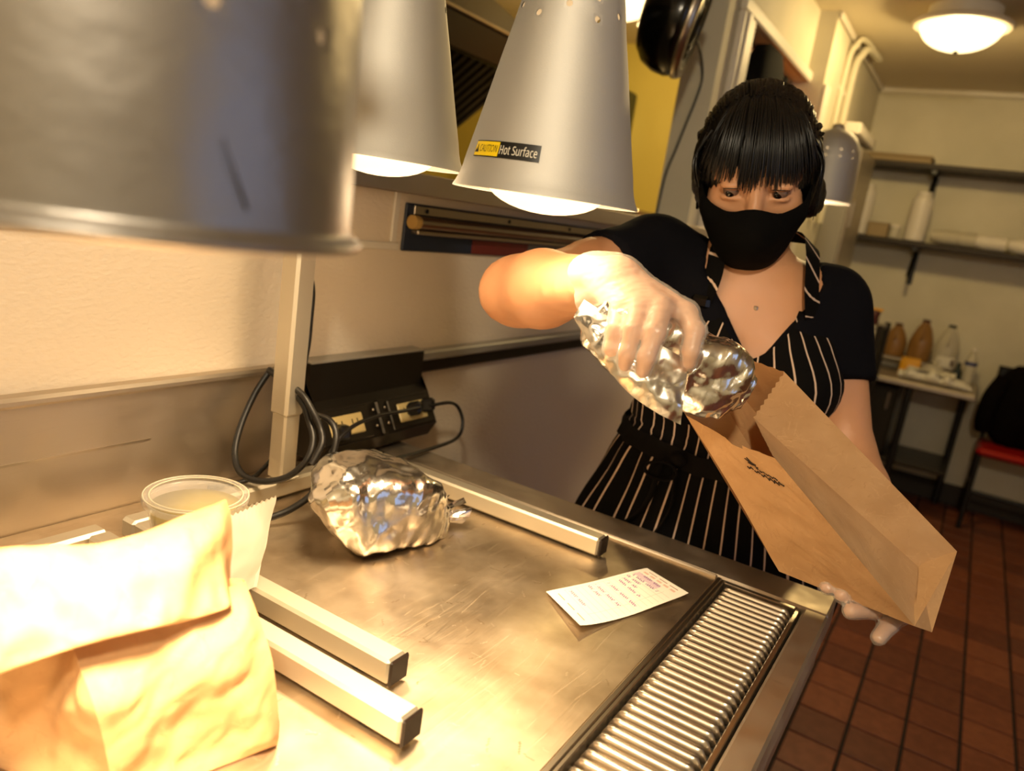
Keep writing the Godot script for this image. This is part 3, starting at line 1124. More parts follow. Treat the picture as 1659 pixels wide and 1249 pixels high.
func heat_lamps() -> void:
	var a2 := Vector3(0.70, 0.467, -0.40)
	var a1 := Vector3(0.67, 0.482, -0.60)
	var t := thing("heat_lamp", "twin heat lamp with cone shades and steel stand, caution sticker on one shade", "heat lamp", Vector3(0.745, 0.0, -0.79))
	stand(t, 0.523, 0.943, -0.79, -0.377, -0.36, 0.745, 0.86)
	bar(t, "cross_arm", Vector3(0.745, 0.83, -0.80), Vector3(0.69, 0.83, -0.33), 0.032, M["tube_steel"])
	var prof := [Vector2(0.0950, 0.0), Vector2(0.0952, 0.0012), Vector2(0.0925, 0.006), Vector2(0.0895, 0.013), Vector2(0.0872, 0.021), Vector2(0.0855, 0.030), Vector2(0.0780, 0.062), Vector2(0.0705, 0.095), Vector2(0.0620, 0.133), Vector2(0.0560, 0.1580), Vector2(0.0540, 0.1675), Vector2(0.0520, 0.1770), Vector2(0.0500, 0.1865), Vector2(0.0455, 0.205), Vector2(0.042, 0.216), Vector2(0.034, 0.2225), Vector2(0.024, 0.224)]
	var holes := []
	for k in range(0, 36, 3):
		if k % 6 == 0:
			holes.append([k, 9])
			holes.append([k, 11])
		else:
			holes.append([k, 10])
	for q in [a2, a1]:
		var sh := part(t, "lamp_shade", shade_mesh(q, prof, holes, 36 * 1), M["shade_alu"])
		var mb := MB.new()
		mb.lathe(q, [Vector2(0.0245, 0.222), Vector2(0.0245, 0.275), Vector2(0.020, 0.282), Vector2(0.006, 0.284)], 24)
		part(sh, "socket_cap", mb, M["tube_steel"])
		mb = MB.new()
		mb.tube([q + Vector3(0, 0.283, 0), Vector3(q.x, 0.816, q.z)], 0.006, -1, 10)
		part(sh, "stem", mb, M["tube_steel"])
		if q == a2:
			caution_label(sh, q)
		lamp_bulb(t, q, 0.016, 0.34)
	# the other stand: a straight-sided bullet shade near the camera
	var b := Vector3(0.21, 0.42, -0.33)
	var s := thing("heat_lamp", "near heat lamp with large dented bullet shade on its own steel stand", "heat lamp", Vector3(0.26, 0.0, -0.79))
	stand(s, 0.05, 0.468, -0.79, -0.33, -0.316, 0.26, 0.82)
	bar(s, "cross_arm", Vector3(0.26, 0.79, -0.80), Vector3(0.2, 0.79, -0.28), 0.032, M["tube_steel"])
	var bp := [Vector2(0.0985, 0.0), Vector2(0.1010, 0.0010), Vector2(0.1018, 0.0030), Vector2(0.1005, 0.0050), Vector2(0.0970, 0.0062), Vector2(0.0958, 0.009), Vector2(0.0952, 0.03), Vector2(0.0940, 0.055), Vector2(0.0927, 0.0790), Vector2(0.0922, 0.0900), Vector2(0.0917, 0.1010), Vector2(0.0910, 0.112), Vector2(0.089, 0.135), Vector2(0.083, 0.158), Vector2(0.070, 0.180), Vector2(0.050, 0.195), Vector2(0.026, 0.201)]
	var bh := []
	for k in 12:
		bh.append([4 * k + 10 - 4 * (k / 10), 8] if k % 2 == 0 else [(4 * k + 10) % 48, 9])
	bh = []
	for k in range(0, 48, 4):
		bh.append([(k + 10) % 48, 8])
		if (k / 4) % 2 == 0:
			bh.append([(k + 10) % 48, 10])
	var bm := shade_mesh(b, bp, bh, 48)
	for k in bm.v.size():  # an old dent low on the side
		var q := bm.v[k] - b
		var an := rad_to_deg(atan2(q.z, q.x))
		var w := exp(-pow((an - 101.0) / 7.0, 2.0) - pow((q.y - 0.032) / 0.016, 2.0))
		bm.v[k] -= Vector3(q.x, 0, q.z).normalized() * 0.0025 * w
	var bs := part(s, "lamp_shade", bm, M["shade_alu_old"])
	var mb := MB.new()
	mb.lathe(b, [Vector2(0.0265, 0.200), Vector2(0.0265, 0.255), Vector2(0.02, 0.262), Vector2(0.006, 0.264)], 24)
	part(bs, "socket_cap", mb, M["tube_steel"])
	mb = MB.new()
	mb.tube([b + Vector3(0, 0.263, 0), Vector3(b.x, 0.776, b.z)], 0.006, -1, 10)
	part(bs, "stem", mb, M["tube_steel"])
	mb = MB.new()
	var sc := []
	for k in 9:
		var f := k / 8.0
		var an := deg_to_rad(lerpf(105.5, 99.0, f))
		var y := lerpf(0.040, 0.016, f)
		var r := 0.0949 + 0.0002
		sc.append(b + Vector3(r * cos(an), y, r * sin(an)))
	mb.tube(sc, 0.0002, 0.0006, 6)
	part(bs, "scratch", mb, M["shelf_dark"])
	lamp_bulb(s, b, 0.004, 1.75)
	cords(t)


func cone_point(q: Vector3, ang: float, y: float, lift: float) -> Vector3:
	var r := 0.0855 - 0.2300 * (y - 0.030) + lift
	return q + Vector3(r * cos(ang), y, r * sin(ang))


func caution_label(shade: Node3D, q: Vector3) -> void:
	# sticker 52 x 15 mm bent round the cone; u runs with the reading direction
	var a0 := deg_to_rad(209.0)
	var a1 := deg_to_rad(157.0)
	var yb := 0.0270
	var hh := 0.0150
	var put := func(u: float, v: float, lift: float) -> Vector3:
		return cone_point(q, lerpf(a0, a1, u), yb + hh * v + 0.0015, lift)
	var mb := MB.new()
	mb.grid(30, 4, func(u, v): return put.call(u, v, 0.0005))
	var st := part(shade, "caution_label", mb, M["black_print"], false, "black and yellow warning sticker")
	mb = MB.new()
	mb.grid(15, 2, func(u, v): return put.call(lerpf(0.012, 0.455, u), lerpf(0.06, 0.94, v), 0.0008))
	part(st, "yellow_field", mb, M["yellow_print"])
	var words := [["CAUTION", 0.125, 0.43, 0.30, 0.74, "black_print"], ["Hot Surface", 0.475, 0.965, 0.22, 0.80, "white_print"]]
	for w in words:
		var tm := TextMesh.new()
		var f := SystemFont.new()
		f.font_names = PackedStringArray(["Droid Sans"])
		tm.font = f
		tm.text = w[0]
		tm.font_size = 64
		tm.depth = 0.0
		tm.pixel_size = 0.01
		tm.curve_step = 1.0
		var arr := tm.get_mesh_arrays()
		var vs: PackedVector3Array = arr[Mesh.ARRAY_VERTEX]
		var ix: PackedInt32Array = arr[Mesh.ARRAY_INDEX]
		var lo := Vector3(1e9, 1e9, 0)
		var hi := Vector3(-1e9, -1e9, 0)
		for p in vs:
			lo = lo.min(p)
			hi = hi.max(p)
		var lm := MB.new()
		for p in vs:
			lm.p(put.call(lerpf(w[1], w[2], (p.x - lo.x) / (hi.x - lo.x)), lerpf(w[3], w[4], (p.y - lo.y) / (hi.y - lo.y)), 0.0011))
		for k in range(0, ix.size(), 3):
			lm.tri(ix[k], ix[k + 2], ix[k + 1])
		part(st, "lettering", lm, M[w[5]])
	mb = MB.new()
	mb.tri(mb.p(put.call(0.025, 0.26, 0.0011)), mb.p(put.call(0.105, 0.26, 0.0011)), mb.p(put.call(0.065, 0.80, 0.0011)))
	part(st, "warning_triangle", mb, M["black_print"])
	mb = MB.new()
	mb.grid(1, 1, func(u, v): return put.call(lerpf(0.061, 0.069, u), lerpf(0.44, 0.66, v), 0.0014))
	part(st, "exclamation_mark", mb, M["yellow_print"])


func cords(t: Node3D) -> void:
	var runs := [
		[[0.775, 0.70, -0.815], [0.800, 0.55, -0.794], [0.818, 0.45, -0.794], [0.838, 0.395, -0.835], [0.848, 0.36, -0.872], [0.851, 0.322, -0.880], [0.850, 0.286, -0.868], [0.843, 0.249, -0.860], [0.832, 0.20, -0.850], [0.80, 0.16, -0.83], [0.757, 0.150, -0.825]],
		[[0.768, 0.168, -0.858], [0.746, 0.135, -0.860], [0.718, 0.095, -0.851], [0.696, 0.062, -0.833], [0.685, 0.044, -0.803], [0.692, 0.042, -0.769], [0.711, 0.053, -0.742], [0.727, 0.079, -0.725], [0.742, 0.104, -0.731], [0.749, 0.127, -0.750], [0.749, 0.150, -0.768], [0.747, 0.172, -0.813], [0.762, 0.174, -0.850]],
		[[0.747, 0.178, -0.834], [0.745, 0.163, -0.768], [0.746, 0.143, -0.742], [0.749, 0.120, -0.726], [0.741, 0.104, -0.713], [0.723, 0.078, -0.711]],
		[[0.768, 0.129, -0.758], [0.765, 0.129, -0.724], [0.759, 0.111, -0.705], [0.742, 0.075, -0.698], [0.712, 0.043, -0.695], [0.688, 0.023, -0.707], [0.667, 0.014, -0.718], [0.641, 0.006, -0.734], [0.58, 0.005, -0.75]],
		[[0.767, 0.050, -0.828], [0.754, 0.025, -0.839], [0.739, 0.006, -0.853], [0.68, 0.005, -0.865]],
		[[1.105, 0.082, -0.806], [1.160, 0.082, -0.80], [1.185, 0.068, -0.795], [1.190, 0.040, -0.785], [1.165, 0.016, -0.778], [1.075, 0.012, -0.775], [0.97, 0.018, -0.768], [0.86, 0.030, -0.768], [0.80, 0.034, -0.765]],
		[[1.075, 0.083, -0.806], [1.02, 0.088, -0.795], [0.95, 0.092, -0.79], [0.89, 0.088, -0.785], [0.85, 0.075, -0.78], [0.825, 0.055, -0.775]],
	]
	for k in runs.size():
		var pts := []
		for q in runs[k]:
			pts.append(Vector3(q[0], q[1], q[2]))
		var mb := MB.new()
		mb.tube(curve(pts, 8), 0.0033 if k > 3 else 0.0046, -1, 10)
		part(t, "power_cord", mb, M["black_rubber"])
	for q in [[Vector3(1.108, 0.078, -0.826), Vector3(1.120, 0.082, -0.808)], [Vector3(1.070, 0.075, -0.826), Vector3(1.078, 0.083, -0.806)], [Vector3(0.90, 0.062, -0.83), Vector3(0.885, 0.068, -0.80)]]:
		var mb := MB.new()
		var d: Vector3 = (q[1] - q[0]).normalized()
		var x := d.cross(Vector3.UP).normalized()
		mb.box((q[0] + q[1]) / 2, Vector3(0.022, 0.024, 0.026), Basis(x, d.cross(x), d), 0.005)
		part(t, "plug", mb, M["black_plastic"])


# ---------------------------------------------------------------- foil, paper and cups on the counter
func crease(p: Vector3, f: float) -> float:
	# ridges and flats of crumpled foil, about -1 .. 1
	# flats between straight folds that cross at random angles
	var q := p * f + Vector3(bumps.get_noise_3dv(p * f * 0.25), bumps.get_noise_3dv(p * f * 0.25 + Vector3(7, 0, 0)), bumps.get_noise_3dv(p * f * 0.25 + Vector3(0, 7, 0))) * 0.9
	var s := 0.0
	for k in 7:
		var a := 1.7 * k + 0.4
		var n := Vector3(sin(a * 1.3), cos(a * 2.1), sin(a * 3.7 + 1.0)).normalized()
		s += (absf(fposmod(q.dot(n) * (0.22 + 0.09 * k) + 0.37 * k, 2.0) - 1.0) - 0.5) * (1.5 - 0.15 * k)
	var fine := 0.0
	for k in 4:
		var a := 2.3 * k + 1.1
		var n := Vector3(cos(a * 1.9), sin(a * 1.1), cos(a * 2.7 + 0.5)).normalized()
		fine += absf(fposmod(q.dot(n) * (0.95 + 0.3 * k) + 0.21 * k, 2.0) - 1.0) - 0.5
	return s * 0.62 + 0.17 * fine + 0.05 * bumps.get_noise_3dv(p * f * 1.6)


func foil_roll(mb: MB, pts: Array, rad: Array, amp: float, freq: float, nu: int, nv: int, squash: Vector2, seed_: int) -> void:
	# a crumpled foil body along pts; rad gives the radius at even steps
	var r := RandomNumberGenerator.new()
	r.seed = seed_
	var line := curve(pts, 10)
	var first := mb.v.size()
	for j in nv + 1:
		var t := float(j) / nv
		var k := t * (line.size() - 1)
		var i0 := mini(int(k), line.size() - 2)
		var c: Vector3 = line[i0].lerp(line[i0 + 1], k - i0)
		var dir: Vector3 = (line[i0 + 1] - line[i0]).normalized()
		var s := dir.cross(Vector3.UP).normalized()
		var w := s.cross(dir)
		var q := t * (rad.size() - 1)
		var q0 := mini(int(q), rad.size() - 2)
		var rr: float = lerpf(rad[q0], rad[q0 + 1], smoothstep(0.0, 1.0, q - q0))
		for i in nu:
			var jit := 0.0
			var a := TAU * (i + jit * 0.9 + 0.5 * (j % 2)) / nu
			var sq := pow(pow(absf(cos(a)), 4.5) + pow(absf(sin(a)), 4.5), -1.0 / 4.5)
			var dv := s * cos(a) * squash.x * sq + w * sin(a) * squash.y * sq
			var base := c + dir * jit * 0.004 + dv * rr
			var e := crease(base + Vector3(seed_, 0, 0), freq)
			mb.p(base + dv.normalized() * amp * e * minf(1.0, rr / 0.012))
	for j in nv:
		for i in nu:
			var a := first + j * nu + i
			var b := first + j * nu + (i + 1) % nu
			if (i + j) % 2 == 0:
				mb.quad(a, b, b + nu, a + nu)
			else:
				mb.tri(a, b, a + nu)
				mb.tri(b, b + nu, a + nu)
	for e in [0, nv]:
		var m := Vector3.ZERO
		for i in nu:
			m += mb.v[first + e * nu + i]
		var cc := mb.p(m / nu)
		for i in nu:
			var a: int = first + e * nu + i
			var b: int = first + e * nu + (i + 1) % nu
			if e == 0:
				mb.tri(cc, b, a)
			else:
				mb.tri(cc, a, b)


func patch(mb: MB, c: Array, nu: int, nv: int, amp: float, freq: float, bulge: Vector3, us := 1.0, vs := 1.0) -> void:
	# a creased sheet over four corners: c[0] at (0,0), c[1] at (1,0), c[2] at (1,1), c[3] at (0,1)
	var n: Vector3 = (c[1] - c[0]).cross(c[3] - c[0]).normalized()
	mb.grid(nu, nv, func(u, v):
		var p: Vector3 = (c[0] as Vector3).lerp(c[1], u).lerp((c[3] as Vector3).lerp(c[2], u), v)
		p += bulge * 16.0 * u * (1.0 - u) * v * (1.0 - v)
		var edge := minf(1.0, 6.0 * minf(minf(u, 1.0 - u), minf(v, 1.0 - v)) + 0.15)
		return p + n * amp * edge * (bumps.get_noise_3dv(p * freq) + 0.5 * absf(bumps.get_noise_3dv(p * freq * 2.3))), us, vs)


func counter_goods() -> void:
	# foil parcel lying on the counter
	var f := thing("foil_parcel", "crumpled foil parcel lying on the steel counter by the lamp base", "foil parcel", Vector3(0.74, 0.0, -0.59))
	var mb := MB.new()
	foil_roll(mb, [Vector3(0.682, 0.040, -0.640), Vector3(0.692, 0.050, -0.630), Vector3(0.725, 0.056, -0.612), Vector3(0.762, 0.053, -0.596), Vector3(0.795, 0.042, -0.584), Vector3(0.822, 0.028, -0.576), Vector3(0.846, 0.020, -0.570)], [0.022, 0.050, 0.060, 0.061, 0.058, 0.050, 0.042, 0.032, 0.022], 0.0080, 46.0, 110, 110, Vector2(1.0, 0.90), 2)
	for k in mb.v.size():
		mb.v[k].y = maxf(mb.v[k].y, 0.0006 + 0.0005 * absf(bumps.get_noise_3dv(mb.v[k] * 90.0)))
	part(f, "wrap", mb, M["foil"])
	mb = MB.new()  # a folded-over flap on top
	patch(mb, [Vector3(0.692, 0.092, -0.665), Vector3(0.690, 0.078, -0.580), Vector3(0.770, 0.082, -0.552), Vector3(0.785, 0.094, -0.630)], 24, 24, 0.006, 45.0, Vector3(0, 0.020, 0))
	part(f, "flap", mb, M["foil"])
	mb = MB.new()  # the twisted tail
	for k in 7:
		var a := TAU * k / 7.0
		var o := Vector3(0.842, 0.020, -0.571)
		var d := Vector3(0.028, 0.008 * sin(a) + 0.002, 0.020 * cos(a))
		patch(mb, [o + Vector3(0, 0.010 * sin(a), 0.012 * cos(a)), o + Vector3(0, 0.010 * sin(a + 0.9), 0.012 * cos(a + 0.9)), o + d + Vector3(rng.randf_range(0, 0.012), 0.012 * sin(a + 0.9), 0.014 * cos(a + 0.9)), o + d + Vector3(rng.randf_range(-0.01, 0.01), 0.012 * sin(a), 0.014 * cos(a))], 3, 4, 0.006, 90.0, Vector3.ZERO)
	for k in mb.v.size():
		mb.v[k].y = maxf(mb.v[k].y, 0.0008)
	part(f, "twisted_end", mb, M["foil"], true)
	receipt()
	takeout_bag()
	sandwich_bag()
	deli_cup()


func receipt() -> void:
	var t := thing("receipt", "white order slip with purple handwriting lying beside the drain grate", "receipt", Vector3(0.85, 0.0, -0.296))
	var im := Image.create(200, 420, false, Image.FORMAT_RGB8)
	im.fill(Color(0.93, 0.91, 0.87))
	var r := RandomNumberGenerator.new()
	r.seed = 12
	var line := Color(0.78, 0.70, 0.66)
	for k in 14:
		im.fill_rect(Rect2i(12, 70 + k * 22, 176, 1), line)
	im.fill_rect(Rect2i(12, 60, 1, 300), line)
	im.fill_rect(Rect2i(150, 60, 1, 300), line)
	for k in 3:  # printed head and foot
		im.fill_rect(Rect2i(30 + 50 * k, 14, 38, 3), Color(0.62, 0.40, 0.36))
		im.fill_rect(Rect2i(24 + 56 * k, 386, 40, 4), Color(0.66, 0.56, 0.46))
	for k in 5:
		im.fill_rect(Rect2i(20 + 32 * k, 26, 22, 9), Color(0.86, 0.72, 0.66))
	im.fill_rect(Rect2i(14, 46, 110, 26), Color(0.84, 0.76, 0.80))
	var pen := Color(0.52, 0.34, 0.55)
	for row in [50, 78, 100, 124, 146, 190, 236, 262, 340]:
		var x := r.randf_range(14, 30)
		var to := x + r.randf_range(50, 150)
		var y: float = row
		var ph := r.randf() * 6.0
		while x < minf(to, 186.0):
			if sin(x * 0.13 + ph) > -0.75:
				for q in 2:
					var yy := int(y + 6.0 * sin(x * 0.8 + ph) * (0.4 + 0.6 * absf(sin(x * 0.21))) + q)
					im.set_pixel(int(x), clampi(yy, 0, 419), pen)
					im.set_pixel(mini(int(x) + 1, 199), clampi(yy, 0, 419), pen)
			x += 0.35
	var m := paint("slip_paper", Color(1, 1, 1), 0.7)
	m.albedo_texture = ImageTexture.create_from_image(im)
	m.cull_mode = BaseMaterial3D.CULL_DISABLED
	var a := Vector3(0.790, 0.0, -0.3655)   # foot, towards the wall
	var b := Vector3(0.958, 0.0, -0.299)    # head, towards the wall
	var c := Vector3(0.921, 0.0, -0.227)
	var e := Vector3(0.740, 0.0, -0.2935)
	var mb := MB.new()
	mb.grid(10, 24, func(u, v):
		var p: Vector3 = b.lerp(c, u).lerp(a.lerp(e, u), v)
		p.y = 0.0018 + 0.0035 * (0.5 + 0.5 * sin(v * 7.0 + 0.6)) * (0.45 + 0.55 * u) + 0.004 * pow(absf(v - 0.5) * 2.0, 6.0) * u
		return p)
	for k in range(0, mb.ix.size(), 3):  # the printed side looks up
		var q := mb.ix[k + 1]
		mb.ix[k + 1] = mb.ix[k + 2]
		mb.ix[k + 2] = q
	part(t, "slip", mb, m)


func takeout_bag() -> void:
	# kraft bag with a pinched, folded-over top
	var t := thing("takeout_bag", "filled kraft paper bag with rolled top standing under the near lamp", "paper bag", Vector3(0.31, 0.0, -0.47))
	var e1 := Vector3(0.276, 0, -0.431)
	var e2 := Vector3(0.394, 0, -0.396)
	var ux := (e2 - e1).normalized()
	var w := (e2 - e1).length()
	var dz := Vector3(ux.z, 0, -ux.x)  # away from the camera side
	if dz.z > 0:
		dz = -dz
	var dep := 0.160
	var H := 0.138
	var ctr := (e1 + e2) / 2 + dz * dep / 2
	# s runs -1..1 along the face, d -1..1 in depth; the sides are tucked in, more so upwards
	var wall := func(s: float, d: float, v: float) -> Vector3:
		var pinch := smoothstep(0.55, 1.08, v)
		var tuck := 0.0
		if absf(s) > 0.999:
			tuck = (1.0 - absf(d)) * (0.003 + 0.036 * v)
		var half := dep / 2 * (1.0 - 0.80 * pinch)
		var wide := w / 2 * (1.0 + 0.03 * v)
		var p := ctr + ux * (s * (wide - tuck) - 0.026 * pow(v, 1.5)) + dz * (d * half - 0.030 * pinch) + Vector3.UP * (0.0015 + H * v)
		p += Vector3(-0.090, 0, 0.02) * (d + 1.0) * (1.0 - s) * 0.25 * (1.0 - 0.6 * pinch)  # the far corner on this side is spread open
		var k := minf(1.0, 12.0 * v) * (0.25 + 0.75 * minf(1.0, 7.0 * (1.0 - absf(s)) + 7.0 * (1.0 - absf(d))))
		return p + (dz * signf(d) if absf(d) > 0.999 else ux * s) * k * (0.004 * bumps.get_noise_3dv(p * 15.0) + 0.0060 * crease(p, 30.0) + 0.0030 * crease(p + Vector3(5, 0, 0), 75.0))
	var mb := MB.new()
	mb.grid(44, 40, func(u, v): return wall.call(2.0 * u - 1.0, -1.0, v))
	part(t, "front_panel", mb, M["kraft"])
	mb = MB.new()
	mb.grid(24, 40, func(u, v): return wall.call(1.0, 2.0 * u - 1.0, v))
	part(t, "side_panel", mb, M["kraft"])
	mb = MB.new()
	mb.grid(44, 40, func(u, v): return wall.call(1.0 - 2.0 * u, 1.0, v))
	part(t, "back_panel", mb, M["kraft"])
	mb = MB.new()
	mb.grid(24, 40, func(u, v): return wall.call(-1.0, 1.0 - 2.0 * u, v))
	part(t, "side_panel", mb, M["kraft"])
	mb = MB.new()
	mb.fquad(e1 + Vector3(0, 0.001, 0), e1 + dz * dep + Vector3(-0.090, 0.001, 0.02), e2 + dz * dep + Vector3(0, 0.001, 0), e2 + Vector3(0, 0.001, 0))
	part(t, "bottom_panel", mb, M["kraft"])
	# the top, folded over to the front as a flat creased band
	var sec := [Vector2(0.016, 0.0), Vector2(0.014, 0.022), Vector2(0.008, 0.040), Vector2(-0.002, 0.050), Vector2(-0.014, 0.052), Vector2(-0.026, 0.044), Vector2(-0.036, 0.026), Vector2(-0.044, 0.006), Vector2(-0.047, -0.006), Vector2(-0.043, -0.009), Vector2(-0.036, -0.004), Vector2(-0.020, 0.002)]
	var line := []
	for q in sec:
		line.append(Vector3(q.x, q.y, 0))
	line = curve(line, 4)
	var ns := line.size()
	mb = MB.new()
	mb.grid(70, ns - 1, func(u, v):
		var q: Vector3 = line[int(round(v * (ns - 1)))]
		var s := lerpf(-0.105, 0.080, u)
		var flatten := 1.0 - 0.55 * smoothstep(0.93, 1.0, u)
		var p: Vector3 = ctr - dz * 0.030 + ux * (s - 0.050 - 0.06 * q.y * (1.0 if u > 0.5 else 0.0)) + dz * (0.004 + q.x * flatten) + Vector3.UP * (H + 0.004 + q.y * (1.0 + 0.12 * sin(u * 7.0 + 1.0)) + 0.016 * (u - 0.75) + 0.003 * sin(u * 6.0))
		var nz := bumps.get_noise_3dv(p * 17.0) * 0.006 + crease(p + Vector3(3, 0, 0), 34.0) * 0.0075 + crease(p, 80.0) * 0.0032
		return p + Vector3(0, nz * 0.7, 0) - dz * nz)
	for k in range(0, mb.ix.size(), 3):
		var q := mb.ix[k + 1]
		mb.ix[k + 1] = mb.ix[k + 2]
		mb.ix[k + 2] = q
	part(t, "folded_top", mb, M["kraft"])


func sandwich_bag() -> void:
	var t := thing("sandwich_bag", "flat white paper sandwich bag standing up behind the kraft bag", "paper bag", Vector3(0.47, 0.0, -0.555))
	var a := Vector3(0.452, 0.0315, -0.578)
	var b := Vector3(0.512, 0.0315, -0.566)
	var c := Vector3(0.535, 0.125, -0.572)
	var e := Vector3(0.442, 0.108, -0.590)
	for side in [1.0, -1.0]:
		var mb := MB.new()
		mb.grid(36, 14, func(u, v):
			var p: Vector3 = a.lerp(b, u).lerp(e.lerp(c, u), v)
			var bul: float = 0.012 * side * sin(PI * u) * pow(sin(PI * clampf(v * 0.9 + 0.05, 0.0, 1.0)), 0.7)
			if v >= 0.999:
				p.y += 0.0014 * (1.0 if int(round(u * 36)) % 2 == 0 else -1.0)
			p += Vector3(0, 0, bul + 0.003 * bumps.get_noise_3dv(p * 25.0 + Vector3(side * 9.0, 0, 0)))
			return p)
		part(t, "front_sheet" if side > 0 else "back_sheet", mb, M["white_paper"])


func deli_cup() -> void:
	var c := Vector3(0.499, 0.0312, -0.652)
	var t := thing("deli_cup", "clear plastic portion cup with lid behind the white paper bag", "cup", c)
	var mb := MB.new()
	mb.lathe(c, [Vector2(0.0, 0.001), Vector2(0.034, 0.001), Vector2(0.036, 0.004), Vector2(0.049, 0.072), Vector2(0.051, 0.074), Vector2(0.049, 0.075), Vector2(0.0475, 0.072), Vector2(0.0345, 0.005), Vector2(0.0, 0.0028)], 48)
	part(t, "cup_wall", mb, M["clear_plastic"])
	mb = MB.new()
	mb.lathe(c, [Vector2(0.0, 0.004), Vector2(0.0335, 0.004), Vector2(0.0465, 0.066), Vector2(0.0, 0.067)], 40)
	part(t, "dressing", mb, M["sauce"])
	mb = MB.new()
	mb.lathe(c, [Vector2(0.0515, 0.069), Vector2(0.0535, 0.071), Vector2(0.0540, 0.077), Vector2(0.052, 0.080), Vector2(0.048, 0.080), Vector2(0.046, 0.0765), Vector2(0.0, 0.0765)], 48)
	part(t, "lid", mb, M["clear_plastic"])
	mb = MB.new()
	for r in [0.0525, 0.0465]:
		var pts := []
		for k in 49:
			pts.append(c + Vector3(r * cos(TAU * k / 48), 0.0795, r * sin(TAU * k / 48)))
		mb.tube(pts, 0.0009, -1, 6)
	part(t, "lid_ring", mb, M["milky_plastic"])


# ---------------------------------------------------------------- what the worker holds
func held_things() -> void:
	var f := thing("foil_burrito", "foil wrapped burrito held in the gloved hand over the open bag", "foil parcel", Vector3(0.78, 0.25, -0.26))
	var mb := MB.new()
	foil_roll(mb, [Vector3(0.724, 0.356, -0.346), Vector3(0.7335, 0.346, -0.3185), Vector3(0.746, 0.336, -0.283), Vector3(0.764, 0.323, -0.2466), Vector3(0.782, 0.311, -0.2103), Vector3(0.7955, 0.302, -0.1829)], [0.010, 0.030, 0.037, 0.039, 0.040, 0.040, 0.041, 0.036, 0.018], 0.0058, 85.0, 120, 130, Vector2(0.94, 0.94), 5)
	part(f, "wrap", mb, M["foil"])
	mb = MB.new()
	var lo := curve([Vector3(0.7000, 0.3570, -0.3450), Vector3(0.6960, 0.3500, -0.3390), Vector3(0.6905, 0.3243, -0.3073), Vector3(0.6925, 0.2966, -0.2727), Vector3(0.6990, 0.2815, -0.2417), Vector3(0.7078, 0.2738, -0.2161)], 12)
	var hi := curve([Vector3(0.7106, 0.3730, -0.3422), Vector3(0.7060, 0.3600, -0.3000), Vector3(0.7160, 0.3460, -0.2600), Vector3(0.7280, 0.3330, -0.2275)], 20)
	mb.grid(40, 60, func(u, v):
		# v runs along the roll, u goes from the lower free edge up over the roll
		var a: Vector3 = lo[int(v * 60.0 + 0.5)]
		var b: Vector3 = hi[int(v * 60.0 + 0.5)]
		var p := a.lerp(b, u) + Vector3(-0.006, -0.002, 0.002) * sin(PI * u)
		return p + Vector3(-0.7, 0.3, 0.5) * 0.0042 * crease(p, 95.0) * (0.3 + 0.7 * sin(PI * u)))
	part(f, "loose_flap", mb, M["foil"])
	carry_bag()


